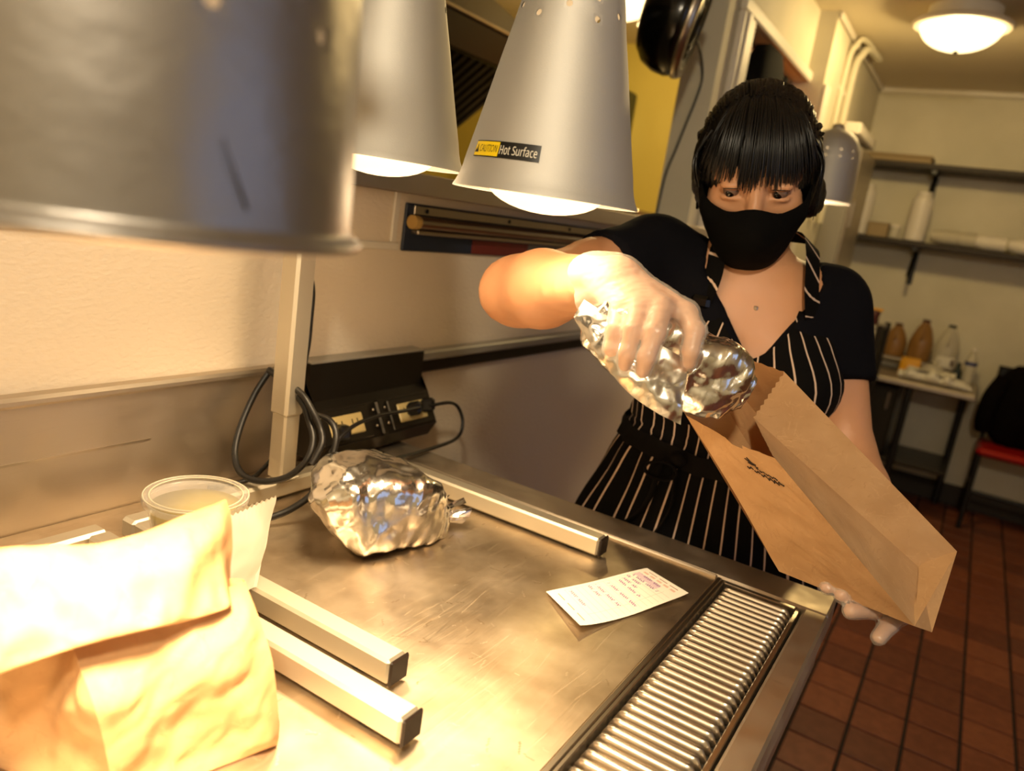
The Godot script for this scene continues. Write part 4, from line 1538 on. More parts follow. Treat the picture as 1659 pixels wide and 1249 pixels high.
func carry_bag() -> void:
	var t := thing("carry_bag", "open brown paper bag tilted in the worker's hands", "paper bag", Vector3(0.91, 0.07, -0.06))
	var A := Vector3(0.833, 0.258, -0.254)
	var B := Vector3(0.810, 0.243, -0.145)
	var C := Vector3(0.900, 0.079, 0.023)
	var D := Vector3(0.899, 0.087, -0.124)
	var E := Vector3(0.888, 0.320, -0.167)
	var F := Vector3(1.012, 0.140, 0.046)
	var Mm := Vector3(0.875, 0.263, -0.186)
	var G := Vector3(0.980, 0.118, 0.012)
	var A2 := A + (E - B) * 0.95
	var D2 := D + (F - C)
	var jag := func(u: float) -> float:
		# the torn, toothed lip of the front panel, as a share of its length
		return 0.012 + 0.035 * sin(PI * u) + 0.012 * absf(fmod(u * 3.3, 1.0) - 0.5) + (0.03 if u > 0.42 and u < 0.55 else 0.0)
	var crumple := func(p: Vector3, n: Vector3, k: float) -> Vector3:
		return p + n * (0.0022 * bumps.get_noise_3dv(p * 22.0) + 0.0012 * absf(bumps.get_noise_3dv(p * 60.0))) * k
	var nf := (B - A).cross(D - A).normalized()
	var front := MB.new()
	front.grid(28, 36, func(u, v):
		var vv: float = lerpf(jag.call(u), 1.0, v)
		var left := A.lerp(D, vv) + Vector3(-0.012, 0.0, 0.012) * sin(PI * minf(1.0, vv * 1.1)) * 0.6
		var right := B.lerp(C, vv)
		var p := left.lerp(right, u)
		p -= CAM_FORWARD * 0.010 * sin(PI * u) * (1.0 - vv)
		return crumple.call(p, nf, minf(1.0, 8.0 * minf(u, 1.0 - u))), 1.0, 1.0)
	var panel := part(t, "front_panel", front, M["kraft"])
	var ng := (E - B).cross(C - B).normalized()
	for q in [[B, Mm, G, C, "side_panel"], [Mm, E, F, G, "side_panel"], [E, A2, D2, F, "back_panel"], [A2, A + Vector3(0.03, 0.03, 0.02), D + (F - C) * 0.5, D2, "side_panel"], [A + Vector3(0.03, 0.03, 0.02), A, D, D + (F - C) * 0.5, "side_panel"]]:
		var mb := MB.new()
		var n: Vector3 = (q[1] - q[0]).cross(q[3] - q[0]).normalized()
		mb.grid(16, 28, func(u, v):
			var p: Vector3 = (q[0] as Vector3).lerp(q[1], u).lerp((q[3] as Vector3).lerp(q[2], u), v)
			if v == 0.0:
				p += (q[0] - q[3]).normalized() * 0.0012 * (1.0 if int(round(u * 16)) % 2 == 0 else -1.0)
			return crumple.call(p, n, minf(1.0, 8.0 * minf(u, 1.0 - u)) * minf(1.0, 0.2 + 3.0 * v)))
		part(t, q[4], mb, M["kraft"])
	var tip := Vector3(0.942, 0.062, 0.042)
	var mb := MB.new()
	for q in [[C, tip, G], [G, tip, F]]:
		mb.tri(mb.p(q[0]), mb.p(q[1]), mb.p(q[2]))
	part(t, "corner_flap", mb, M["kraft"])
	mb = MB.new()
	patch(mb, [D, C, F, D2], 10, 10, 0.002, 30.0, Vector3(0.01, -0.008, 0.004))
	part(t, "bottom_panel", mb, M["kraft"])
	# the little printed mark near the lip: a sprig over two arched rows of writing
	var ink := MB.new()
	var on := func(u: float, v: float) -> Vector3:
		var left := A.lerp(D, v) + Vector3(-0.012, 0.0, 0.012) * sin(PI * minf(1.0, v * 1.1)) * 0.6
		var p := left.lerp(B.lerp(C, v), u)
		p -= CAM_FORWARD * 0.010 * sin(PI * u) * (1.0 - v)
		return crumple.call(p, nf, minf(1.0, 8.0 * minf(u, 1.0 - u))) - CAM_FORWARD * 0.0010
	var strokes := [[[0.46, 0.150], [0.50, 0.160], [0.53, 0.175]], [[0.50, 0.135], [0.52, 0.160], [0.56, 0.165]], [[0.47, 0.170], [0.51, 0.178], [0.55, 0.170]], [[0.52, 0.185], [0.56, 0.182]], [[0.50, 0.148], [0.49, 0.176]]]
	for k in 13:
		var f := k / 12.0
		var u := lerpf(0.42, 0.74, f)
		var v := 0.205 + 0.022 * f + 0.020 * sin(PI * f)
		strokes.append([[u, v], [u + 0.010, v + 0.012 * (1 if k % 2 == 0 else -1)], [u + 0.020, v + 0.003]])
		if k > 2 and k < 11:
			strokes.append([[u + 0.02, v - 0.030], [u + 0.03, v - 0.020 - 0.012 * (k % 2)], [u + 0.038, v - 0.026]])
	for s in strokes:
		var pts := []
		for q in s:
			pts.append(on.call(q[0], q[1]))
		if pts.size() > 2:
			pts = curve(pts, 4)
		ink.tube(pts, 0.00055, -1, 5)
	part(panel, "printed_mark", ink, M["ink_brown"])


# ---------------------------------------------------------------- the worker
const RINGS := [
	[-0.95, 1.275, -0.31, 0.165, 0.13], [-0.40, 1.275, -0.31, 0.190, 0.14], [-0.12, 1.275, -0.31, 0.190, 0.135], [-0.03, 1.272, -0.31, 0.184, 0.128], [0.08, 1.262, -0.31, 0.160, 0.115],
	[0.15, 1.252, -0.308, 0.145, 0.106], [0.25, 1.232, -0.303, 0.150, 0.112], [0.33, 1.215, -0.299, 0.150, 0.105], [0.385, 1.205, -0.297, 0.115, 0.075], [0.43, 1.198, -0.297, 0.060, 0.050],
]
const FACING := Vector3(-0.94, 0.0, 0.34)
const ACROSS := Vector3(0.34, 0.0, 0.94)


func ring(y: float) -> Array:
	var k := 0
	while k < RINGS.size() - 2 and RINGS[k + 1][0] < y:
		k += 1
	var a: Array = RINGS[k]
	var b: Array = RINGS[k + 1]
	var t := clampf((y - a[0]) / (b[0] - a[0]), 0.0, 1.0)
	t = t * t * (3.0 - 2.0 * t) * 0.5 + t * 0.5
	return [lerpf(a[1], b[1], t), lerpf(a[2], b[2], t), lerpf(a[3], b[3], t), lerpf(a[4], b[4], t)]


func torso_field(lo_y: float, cell: float) -> SDF:
	var f := SDF.new(Vector3(0.68, lo_y, -0.62), Vector3(1.48, 0.56, 0.06), cell)
	var table := []
	for y in f.ny:
		table.append(ring(lo_y + y * cell))
	for z in f.nz:
		for y in f.ny:
			var r: Array = table[y]
			var py := lo_y + y * cell
			for x in f.nx:
				var dx: float = f.o.x + x * cell - r[0]
				var dz: float = f.o.z + z * cell - r[1]
				var s := dx * ACROSS.x + dz * ACROSS.z
				var q := dx * FACING.x + dz * FACING.z
				var a: float = r[2]
				var b: float = r[3]
				var k0 := sqrt(s * s / (a * a) + q * q / (b * b))
				var k1 := sqrt(s * s / (a * a * a * a) + q * q / (b * b * b * b))
				var e := -b if k1 < 1e-5 else k0 * (k0 - 1.0) / k1
				f.d[(z * f.ny + y) * f.nx + x] = maxf(e, maxf(py - 0.425, lo_y + 0.02 - py))
	for s in [-1.0, 1.0]:  # bust
		f.ell(Vector3(1.215, 0.262, -0.30) + FACING * 0.075 + ACROSS * 0.068 * s, Basis.IDENTITY, Vector3(0.062, 0.060, 0.062), 0.05)
	return f


const SH_R := Vector3(1.135, 0.412, -0.440)
const EL_R := Vector3(0.8655, 0.350, -0.5095)
const WR_R := Vector3(0.7564, 0.3925, -0.3347)
const SH_L := Vector3(1.2560, 0.378, -0.196)
const EL_L := Vector3(1.205, 0.160, -0.112)
const WR_L := Vector3(1.0743, 0.0829, -0.0248)


func arms(f: SDF) -> void:
	var c := Vector3(1.200, 0.372, -0.298)
	f.cap(c + Vector3(-0.02, 0.0, -0.05), SH_R, 0.058, 0.052, 0.05)
	f.cap(c + Vector3(0.02, 0.0, 0.05), SH_L, 0.058, 0.052, 0.05)
	f.cap(SH_R, SH_R.lerp(EL_R, 0.5), 0.052, 0.046, 0.03)
	f.cap(SH_R.lerp(EL_R, 0.5), EL_R, 0.046, 0.041, 0.02)
	f.cap(EL_R, EL_R.lerp(WR_R, 0.28), 0.042, 0.046, 0.03)
	f.cap(EL_R.lerp(WR_R, 0.28), WR_R, 0.046, 0.027, 0.02)
	f.ell(EL_R + Vector3(-0.004, -0.004, -0.026), Basis.IDENTITY, Vector3(0.026, 0.026, 0.022), 0.03)
	f.cap(SH_L, EL_L, 0.050, 0.040, 0.03)
	f.cap(EL_L, EL_L.lerp(WR_L, 0.3), 0.040, 0.042, 0.03)
	f.cap(EL_L.lerp(WR_L, 0.3), WR_L, 0.042, 0.026, 0.02)


var head := Transform3D.IDENTITY


func head_frame() -> void:
	var ro := deg_to_rad(-6.0)
	var x := CAM_RIGHT * cos(ro) + CAM_UP * sin(ro)
	var u := -CAM_RIGHT * sin(ro) + CAM_UP * cos(ro)
	var yaw := deg_to_rad(14.0)
	var z0 := -CAM_FORWARD * cos(yaw) - x * sin(yaw)
	x = x * cos(yaw) - CAM_FORWARD * sin(yaw)
	var al := deg_to_rad(30.0)
	var z := z0 * cos(al) - u * sin(al)
	var y := u * cos(al) + z0 * sin(al)
	head.basis = Basis(x, y, z).orthonormalized()
	var eyes := Vector3(1.086, 0.524, -0.294)
	head.origin = eyes - head.basis * Vector3(0.0, 0.006, 0.086)


func head_field() -> SDF:
	var f := SDF.new(head.origin - Vector3.ONE * 0.155, head.origin + Vector3.ONE * 0.145, 0.003)
	var e := func(c: Vector3, r: Vector3, k: float, sub := false) -> void:
		f.ell(head * c, head.basis, r, k, sub)
	e.call(Vector3(0, 0.028, -0.012), Vector3(0.074, 0.090, 0.094), 0.01)
	e.call(Vector3(0, -0.030, 0.028), Vector3(0.060, 0.075, 0.062), 0.03)
	e.call(Vector3(0, -0.082, 0.052), Vector3(0.030, 0.026, 0.028), 0.03)
	e.call(Vector3(0, 0.032, 0.062), Vector3(0.058, 0.018, 0.022), 0.025)
	for s in [-1.0, 1.0]:
		e.call(Vector3(0.040 * s, -0.024, 0.060), Vector3(0.024, 0.022, 0.020), 0.02)
		e.call(Vector3(0.032 * s, 0.006, 0.092), Vector3(0.018, 0.010, 0.012), 0.008, true)
		e.call(Vector3(0.032 * s, 0.0125, 0.0820), Vector3(0.0165, 0.0072, 0.0108), 0.004)
		e.call(Vector3(0.031 * s, -0.0045, 0.0800), Vector3(0.0155, 0.0045, 0.0095), 0.005)
		e.call(Vector3(0.076 * s, -0.006, -0.006), Vector3(0.007, 0.030, 0.018), 0.006)
		e.call(Vector3(0.012 * s, -0.036, 0.094), Vector3(0.009, 0.008, 0.010), 0.008)
	f.cap(head * Vector3(0, 0.012, 0.084), head * Vector3(0, -0.032, 0.106), 0.007, 0.011, 0.012)
	# neck down to the collar
	f.cap(head * Vector3(0, -0.055, -0.020), Vector3(1.196, 0.40, -0.297), 0.050, 0.054, 0.03)
	return f


func hand_right(f: SDF, grow: float) -> void:
	var kn := [Vector3(0.7453, 0.3763, -0.2447), Vector3(0.7281, 0.3779, -0.2648), Vector3(0.7210, 0.3741, -0.2857), Vector3(0.7197, 0.3684, -0.3058)]
	var fin := [
		[Vector3(0.7254, 0.3636, -0.2263), Vector3(0.7171, 0.3451, -0.2240), Vector3(0.7226, 0.3321, -0.2251)],
		[Vector3(0.6976, 0.3578, -0.2553), Vector3(0.6887, 0.3341, -0.2560), Vector3(0.6943, 0.3181, -0.2595)],
		[Vector3(0.6940, 0.3548, -0.2765), Vector3(0.6885, 0.3332, -0.2764), Vector3(0.6932, 0.3199, -0.2785)],
		[Vector3(0.6979, 0.3505, -0.2966), Vector3(0.6939, 0.3323, -0.2953), Vector3(0.6998, 0.3219, -0.2946)],
	]
	var rad := [0.0088, 0.0090, 0.0086, 0.0078]
	for k in 4:
		var w: Vector3 = WR_R + Vector3(0.002, 0.004, 0.006) + (kn[k] - kn[1]) * 0.55
		f.cap(w, kn[k], 0.0150 + grow, 0.0112 + grow, 0.012)
		f.cap(kn[k], fin[k][0], rad[k] + 0.0014 + grow, rad[k] + 0.0008 + grow, 0.005)
		f.cap(fin[k][0], fin[k][1], rad[k] + 0.0006 + grow, rad[k] - 0.0006 + grow, 0.003)
		f.cap(fin[k][1], fin[k][2], rad[k] - 0.0006 + grow, rad[k] - 0.0022 + grow, 0.003)
	f.cap(WR_R + Vector3(0.012, -0.008, 0.02), Vector3(0.7737, 0.366, -0.265), 0.016 + grow, 0.0135 + grow, 0.012)
	f.cap(Vector3(0.7737, 0.366, -0.265), Vector3(0.788, 0.352, -0.246), 0.0125 + grow, 0.0115 + grow, 0.005)
	f.cap(Vector3(0.788, 0.352, -0.246), Vector3(0.795, 0.337, -0.228), 0.0112 + grow, 0.0090 + grow, 0.004)
	f.cap(EL_R.lerp(WR_R, 0.80), WR_R + Vector3(0.001, 0.002, 0.003), 0.0305 + grow, 0.0265 + grow, 0.012)


func hand_left(f: SDF, grow: float) -> void:
	var kn := [Vector3(1.0028, 0.0820, -0.0457), Vector3(1.0064, 0.0771, -0.0271), Vector3(1.0075, 0.0675, -0.0003), Vector3(1.0017, 0.0590, 0.0139)]
	var fin := [
		[Vector3(0.9586, 0.0873, -0.0529), Vector3(0.9228, 0.0899, -0.0606), Vector3(0.9002, 0.0881, -0.0702)],
		[Vector3(0.9561, 0.0840, -0.0352), Vector3(0.9226, 0.0862, -0.0428), Vector3(0.8997, 0.0851, -0.0533)],
		[Vector3(0.9631, 0.0650, -0.0044), Vector3(0.9218, 0.0719, -0.0215), Vector3(0.8924, 0.0734, -0.0403)],
		[Vector3(0.9627, 0.0598, 0.0075), Vector3(0.9301, 0.0578, -0.0008), Vector3(0.9053, 0.0493, -0.0071)],
	]
	var rad := [0.0094, 0.0098, 0.0096, 0.0088]
	for k in 4:
		var w: Vector3 = WR_L + Vector3(-0.004, 0, 0) + (kn[k] - kn[1]) * 0.5
		f.cap(w, kn[k], 0.016 + grow, 0.0125 + grow, 0.014)
		f.cap(kn[k], fin[k][0], rad[k] + 0.0016 + grow, rad[k] + 0.0006 + grow, 0.005)
		f.cap(fin[k][0], fin[k][1], rad[k] + 0.0006 + grow, rad[k] - 0.0004 + grow, 0.003)
		f.cap(fin[k][1], fin[k][2], rad[k] - 0.0004 + grow, rad[k] - 0.0018 + grow, 0.003)
	f.cap(WR_L + Vector3(-0.01, 0.0, 0.012), WR_L + Vector3(-0.045, 0.004, 0.020), 0.016 + grow, 0.013 + grow, 0.012)
	f.cap(WR_L + Vector3(-0.045, 0.004, 0.020), WR_L + Vector3(-0.068, 0.016, 0.030), 0.012 + grow, 0.009 + grow, 0.005)
	f.cap(EL_L.lerp(WR_L, 0.82), WR_L, 0.030 + grow, 0.0262 + grow, 0.012)


func wrap_dist(f: SDF, from: Vector3, dir: Vector3, iso: float, far := 0.34) -> float:
	# distance from the axis outwards to the last crossing
	var r := far
	while r > 0.02:
		if f.sample(from + dir * r) < iso:
			break
		r -= 0.006
	var lo := r
	var hi := r + 0.006
	for k in 5:
		var m := (lo + hi) / 2
		if f.sample(from + dir * m) < iso:
			lo = m
		else:
			hi = m
	return (lo + hi) / 2


func woman() -> void:
	head_frame()
	var t := thing("person", "worker in navy shirt, black face mask and striped apron filling a bag", "person", Vector3(1.27, -0.9, -0.31))
	var tf := torso_field(-0.16, 0.010)
	# body: torso, neck, arms and legs in one field; head and hands on finer grids
	var bf := tf.clone()
	arms(bf)
	bf.cap(Vector3(1.198, 0.37, -0.297), head * Vector3(0, -0.05, -0.02), 0.056, 0.050, 0.035)
	var mb := MB.new()
	bf.net(mb)
	head_field().net(mb)
	var hr := SDF.new(Vector3(0.66, 0.28, -0.44), Vector3(0.87, 0.45, -0.18), 0.0032)
	hand_right(hr, 0.0)
	hr.net(mb)
	var hl := SDF.new(Vector3(0.84, 0.0, -0.16), Vector3(1.13, 0.17, 0.09), 0.0035)
	hand_left(hl, 0.0)
	hl.net(mb)
	for s in [-1.0, 1.0]:  # legs inside the trousers
		mb.tube([Vector3(1.275, -0.12, -0.31 + 0.09 * s), Vector3(1.285, -0.45, -0.31 + 0.085 * s), Vector3(1.295, -0.84, -0.31 + 0.085 * s)], 0.075, 0.038, 14)
	var body := part(t, "body", mb, M["skin"])
	# eyes under lowered lids
	for s in [-1.0, 1.0]:
		mb = MB.new()
		mb.sphere(head * Vector3(0.032 * s, 0.0045, 0.0775), Vector3.ONE * 0.0115, 20)
		var eye := part(t, "eye", mb, M["eye_white"])
		mb = MB.new()
		mb.sphere(head * Vector3(0.0315 * s - 0.002, 0.0018, 0.0852), Vector3(0.0066, 0.0066, 0.0040), 16, head.basis)
		part(eye, "iris", mb, M["iris"])
		mb = MB.new()
		var lash := []
		for k in 7:
			var a := lerpf(-0.9, 0.9, k / 6.0)
			lash.append(head * Vector3(0.032 * s + 0.0145 * sin(a), 0.0075 + 0.0028 * cos(a), 0.0800 + 0.0115 * cos(a)))
		mb.tube(lash, 0.0010, -1, 6)
		part(eye, "eyelash", mb, M["hair"])
		mb = MB.new()
		var br := []
		for k in 7:
			var a := k / 6.0
			br.append(head * Vector3((0.014 + 0.034 * a) * s, 0.025 + 0.005 * sin(a * 2.2), 0.0870 - 0.013 * a * a))
		mb.tube(br, 0.0024, 0.0012, 6, 0.6)
		part(t, "eyebrow", mb, M["brow"])
	shirt(t, tf)
	apron(t, tf)
	face_mask(t)
	hair(t)
	gloves(t)
	var tr := MB.new()
	for s in [-1.0, 1.0]:
		tr.tube(curve([Vector3(1.275, -0.10, -0.31 + 0.085 * s), Vector3(1.28, -0.45, -0.31 + 0.085 * s), Vector3(1.29, -0.86, -0.31 + 0.085 * s)]), 0.098, 0.058, 20)
	part(t, "trousers", tr, M["trousers"])
	for s in [-1.0, 1.0]:
		var sh := MB.new()
		sh.grid(20, 14, func(u, v):
			var a: float = TAU * u
			var e: float = PI / 2 * v
			var p := Vector3(-0.13 * cos(a), 0, 0.045 * sin(a)) * pow(cos(e), 0.5)
			return Vector3(1.265, -0.899, -0.31 + 0.085 * s) + p + Vector3(0.0, 0.085 * sin(e) * (1.0 if p.x > -0.02 else 1.0 + (p.x + 0.02) * 4.0), 0))
		part(t, "shoe", sh, M["black_plastic"])


func shirt(t: Node3D, tf: SDF) -> void:
	var f := torso_field(-0.16, 0.0072)
	for k in f.d.size():
		f.d[k] -= 0.008
	var c := Vector3(1.200, 0.368, -0.298)
	f.cap(c + Vector3(-0.02, 0.0, -0.05), SH_R, 0.064, 0.060, 0.05)
	f.cap(c + Vector3(0.02, 0.0, 0.05), SH_L, 0.064, 0.058, 0.05)
	var hem_r := SH_R.lerp(EL_R, 0.44)
	f.cap(SH_R, hem_r, 0.060, 0.058, 0.03)
	var hem_l := SH_L.lerp(EL_L, 0.50)
	f.cap(SH_L, hem_l, 0.058, 0.056, 0.03)
	# sleeve hems cut square, open below
	for q in [[hem_r, (EL_R - SH_R).normalized()], [hem_l, (EL_L - SH_L).normalized()]]:
		var h: Vector3 = q[0]
		var d: Vector3 = q[1]
		f.each(h - Vector3.ONE * 0.13, h + Vector3.ONE * 0.13, func(p, e):
			var along: float = (p - h).dot(d)
			var off: float = ((p - h) - d * along).length()
			return maxf(e, along) if off < 0.12 else e)
	# the neckline: a deep V at the front that rises over the shoulders, cut through to the skin
	f.each(Vector3(0.95, 0.24, -0.50), Vector3(1.40, 0.52, -0.10), func(p, e):
		var r := ring(p.y)
		var dx: float = p.x - r[0]
		var dz: float = p.z - r[1]
		var s := absf(dx * ACROSS.x + dz * ACROSS.z - 0.004)
		var q := dx * FACING.x + dz * FACING.z
		var half: float = clampf((p.y - 0.285) * 0.68, -0.05, 0.084)
		if q < -0.02:
			half = clampf((p.y - 0.405) * 3.0, -0.05, 0.08)
		return maxf(e, half - s) if p.y > 0.24 else e)
	var mb := MB.new()
	f.net(mb)
	for k in mb.v.size():  # folds
		var p := mb.v[k]
		mb.v[k] += Vector3(0.5, 0.1, 0.5) * 0.004 * bumps.get_noise_3d(p.x * 11.0 + p.z * 8.0, p.y * 5.0, p.z * 11.0)
	part(t, "shirt", mb, M["shirt"])


func apron(t: Node3D, tf: SDF) -> void:
	# sheet wrapped round the torso field; stripes follow the cloth
	var lo := -0.50
	var at := func(ang: float, y: float, lift: float) -> Vector3:
		var yy := clampf(y, -0.12, 0.415)
		var r := ring(yy)
		var c := Vector3(r[0], yy, r[1])
		var d := FACING * cos(ang) + ACROSS * sin(ang)
		var k := wrap_dist(tf, c, d, 0.0) + 0.013 + lift
		var flare := 0.0
		if y < 0.13:
			var yy2 := maxf(y, -0.06)
			flare = -maxf(0.0, -0.06 - y) * 0.20 + (0.13 - yy2) * (0.13 + 0.06 * absf(sin(ang))) + (0.13 - yy2) * 0.045 * sin(ang * 9.0 + 0.6) + 0.004 * sin(ang * 21.0 + y * 14.0)
		elif y < 0.20:
			flare = 0.003 * sin(ang * 15.0)
		return Vector3(c.x, y, c.z) + d * (k + flare)
	# skirt and bib below the V
	var vy := 0.296
	var mb := MB.new()
	var rows := 56
	var cols := 72
	for j in rows + 1:
		var y := lerpf(lo, vy, float(j) / rows)
		var half := deg_to_rad(102.0)
		if y > 0.14:
			half = deg_to_rad(lerpf(88.0, 52.0, smoothstep(0.14, 0.30, y)))
		for i in cols + 1:
			var s := lerpf(-1.0, 1.0, float(i) / cols)
			var ang := s * half
			mb.p(at.call(ang, y, 0.0), Vector2(ang * 0.165 / 0.0250, y * 10.0))
	for j in rows:
		for i in cols:
			var q := j * (cols + 1) + i
			mb.quad(q, q + 1, q + cols + 2, q + cols + 1)
	# two horns beside the V that carry the straps
	for side in [-1.0, 1.0]:
		var first := mb.v.size()
		for j in 15:
			var v := j / 14.0
			var y := lerpf(vy, 0.372, v)
			var outer := deg_to_rad(lerpf(52.0, 50.0, v))
			var inner := deg_to_rad(lerpf(0.0, 34.0, pow(v, 0.8)))
			for i in 13:
				var ang: float = side * lerpf(inner, outer, i / 12.0)
				mb.p(at.call(ang, y, 0.0), Vector2(ang * 0.165 / 0.0250, y * 10.0))
		for j in 14:
			for i in 12:
				var q := first + j * 13 + i
				if side > 0:
					mb.quad(q, q + 1, q + 14, q + 13)
				else:
					mb.quad(q + 1, q, q + 13, q + 14)
	var ap := part(t, "apron", mb, M["apron"])
	# straps up to the back of the neck
	for side in [-1.0, 1.0]:
		var p0: Vector3 = at.call(side * deg_to_rad(42.0), 0.366, 0.001)
		var n0 := Vector3(1.198, 0.47, -0.297)
		var pts := curve([p0, p0.lerp(n0, 0.35) + FACING * 0.022 + ACROSS * side * 0.018, n0 + ACROSS * side * 0.066 + FACING * 0.030 + Vector3(0, -0.022, 0), n0 + ACROSS * side * 0.062 - FACING * 0.02, n0 + ACROSS * side * 0.02 - FACING * 0.064], 8)
		mb = MB.new()
		var n := pts.size()
		for i in n:
			var c: Vector3 = pts[i]
			var d: Vector3 = (pts[mini(i + 1, n - 1)] - pts[maxi(i - 1, 0)]).normalized()
			var out := (c - Vector3(1.200, 0.370, -0.297)).normalized()
			var w := d.cross(out).normalized()
			for q in [-1.0, 1.0]:
				mb.p(c + w * 0.0165 * q + out * 0.004, Vector2((0.25 if q < 0 else 0.75) + i * 0.16, i * 0.1))
		for i in n - 1:
			mb.quad(i * 2, i * 2 + 1, i * 2 + 3, i * 2 + 2)
		part(t, "neck_strap", mb, M["apron"])
	# snap on the strap, waist band, knot and hanging ties
	mb = MB.new()
	var bp: Vector3 = at.call(-deg_to_rad(42.0), 0.362, 0.006)
	mb.box(bp, Vector3(0.014, 0.020, 0.030), Basis.IDENTITY, 0.005)
	part(ap, "strap_snap", mb, M["black_gloss"])
	mb = MB.new()
	mb.grid(60, 3, func(u, v):
		var ang: float = lerpf(-PI, PI, u)
		return at.call(ang, 0.118 + 0.030 * v - 0.018 * cos(ang) + 0.002 * sin(ang * 6.0), 0.005 + 0.002 * sin(PI * v)))
	part(ap, "waist_band", mb, M["apron_plain"])
	var kp: Vector3 = at.call(-deg_to_rad(30.0), 0.118, 0.012)
	mb = MB.new()
	mb.sphere(kp, Vector3(0.010, 0.012, 0.014), 12)
	part(ap, "tie_knot", mb, M["apron_plain"])
	for q in [[-38.0, -50.0], [-31.0, -27.0]]:
		var pts := []
		for k in 8:
			var v := k / 7.0
			pts.append(at.call(deg_to_rad(lerpf(q[0], q[1], v) + 4.0 * sin(v * 6.0)), lerpf(0.112, -0.09, v), 0.010 + 0.006 * sin(v * 9.0)))
		mb = MB.new()
		mb.tube(curve(pts, 4), 0.0055, 0.005, 8, 0.45)
		part(ap, "tie", mb, M["apron_plain"])
	var loop := []
	for k in 11:
		var a := TAU * k / 10.0
		loop.append(kp + ACROSS * (-0.022 + 0.024 * cos(a)) + Vector3(0, -0.020 + 0.014 * sin(a), 0) + FACING * 0.008)
	mb = MB.new()
	mb.tube(curve(loop, 4), 0.005, -1, 8, 0.45)
	part(ap, "tie", mb, M["apron_plain"])
	# pendant on a fine chain
	mb = MB.new()
	var pd := Vector3(1.200, 0.366, -0.297)
	var pc: Vector3 = pd + FACING * (wrap_dist(tf, pd, FACING, 0.0) + 0.003)
	mb.box(pc, Vector3(0.004, 0.006, 0.006), Basis.IDENTITY, 0.001)
	part(t, "pendant", mb, M["steel_rim"])


func face_mask(t: Node3D) -> void:
	var f := SDF.new(head.origin - Vector3.ONE * 0.15, head.origin + Vector3.ONE * 0.14, 0.006)
	var e := func(c: Vector3, r: Vector3, k: float) -> void:
		f.ell(head * c, head.basis, r, k)
	e.call(Vector3(0, 0.020, -0.012), Vector3(0.079, 0.095, 0.096), 0.01)
	e.call(Vector3(0, -0.034, 0.030), Vector3(0.066, 0.080, 0.066), 0.03)
	for s in [-1.0, 1.0]:
		e.call(Vector3(0.040 * s, -0.024, 0.060), Vector3(0.028, 0.026, 0.024), 0.02)
	f.cap(head * Vector3(0, 0.004, 0.082), head * Vector3(0, -0.040, 0.104), 0.013, 0.022, 0.04)
	f.cap(head * Vector3(0, -0.050, 0.094), head * Vector3(0, -0.098, 0.058), 0.026, 0.032, 0.04)
	var mb := MB.new()
	mb.grid(48, 26, func(u, v):
		var ang: float = lerpf(-1.62, 1.62, u)
		var c := absf(ang) / 1.62
		var top: float = lerpf(-0.021, 0.004, smoothstep(0.12, 0.75, c)) + 0.012 * exp(-pow(ang / 0.26, 2.0))
		var bot: float = lerpf(-0.120, -0.052, smoothstep(0.25, 1.0, c))
		var y: float = lerpf(bot, top, v)
		var ax := Vector3(0, y, 0.000)
		var tuck := 0.0
		if v < 0.35:
			tuck = 0.30 * pow(1.0 - v / 0.35, 2.0) * (1.0 - 0.6 * c)
		var d := head.basis * Vector3(sin(ang), 0, cos(ang))
		var k := wrap_dist(f, head * ax, d, 0.0, 0.16) + 0.004
		var p := head * ax + d * k * (1.0 - tuck)
		return p + d * 0.0012 * bumps.get_noise_3dv(p * 60.0))
	var m := part(t, "face_mask", mb, M["mask_cloth"])
	for s in [-1.0, 1.0]:
		var lm := MB.new()
		lm.tube(curve([head * Vector3(0.079 * s, 0.004, 0.004), head * Vector3(0.083 * s, 0.018, -0.010), head * Vector3(0.083 * s, 0.010, -0.024), head * Vector3(0.081 * s, -0.02, -0.022), head * Vector3(0.079 * s, -0.046, 0.0)]), 0.002, -1, 6)
		part(m, "ear_loop", lm, M["mask_cloth"])


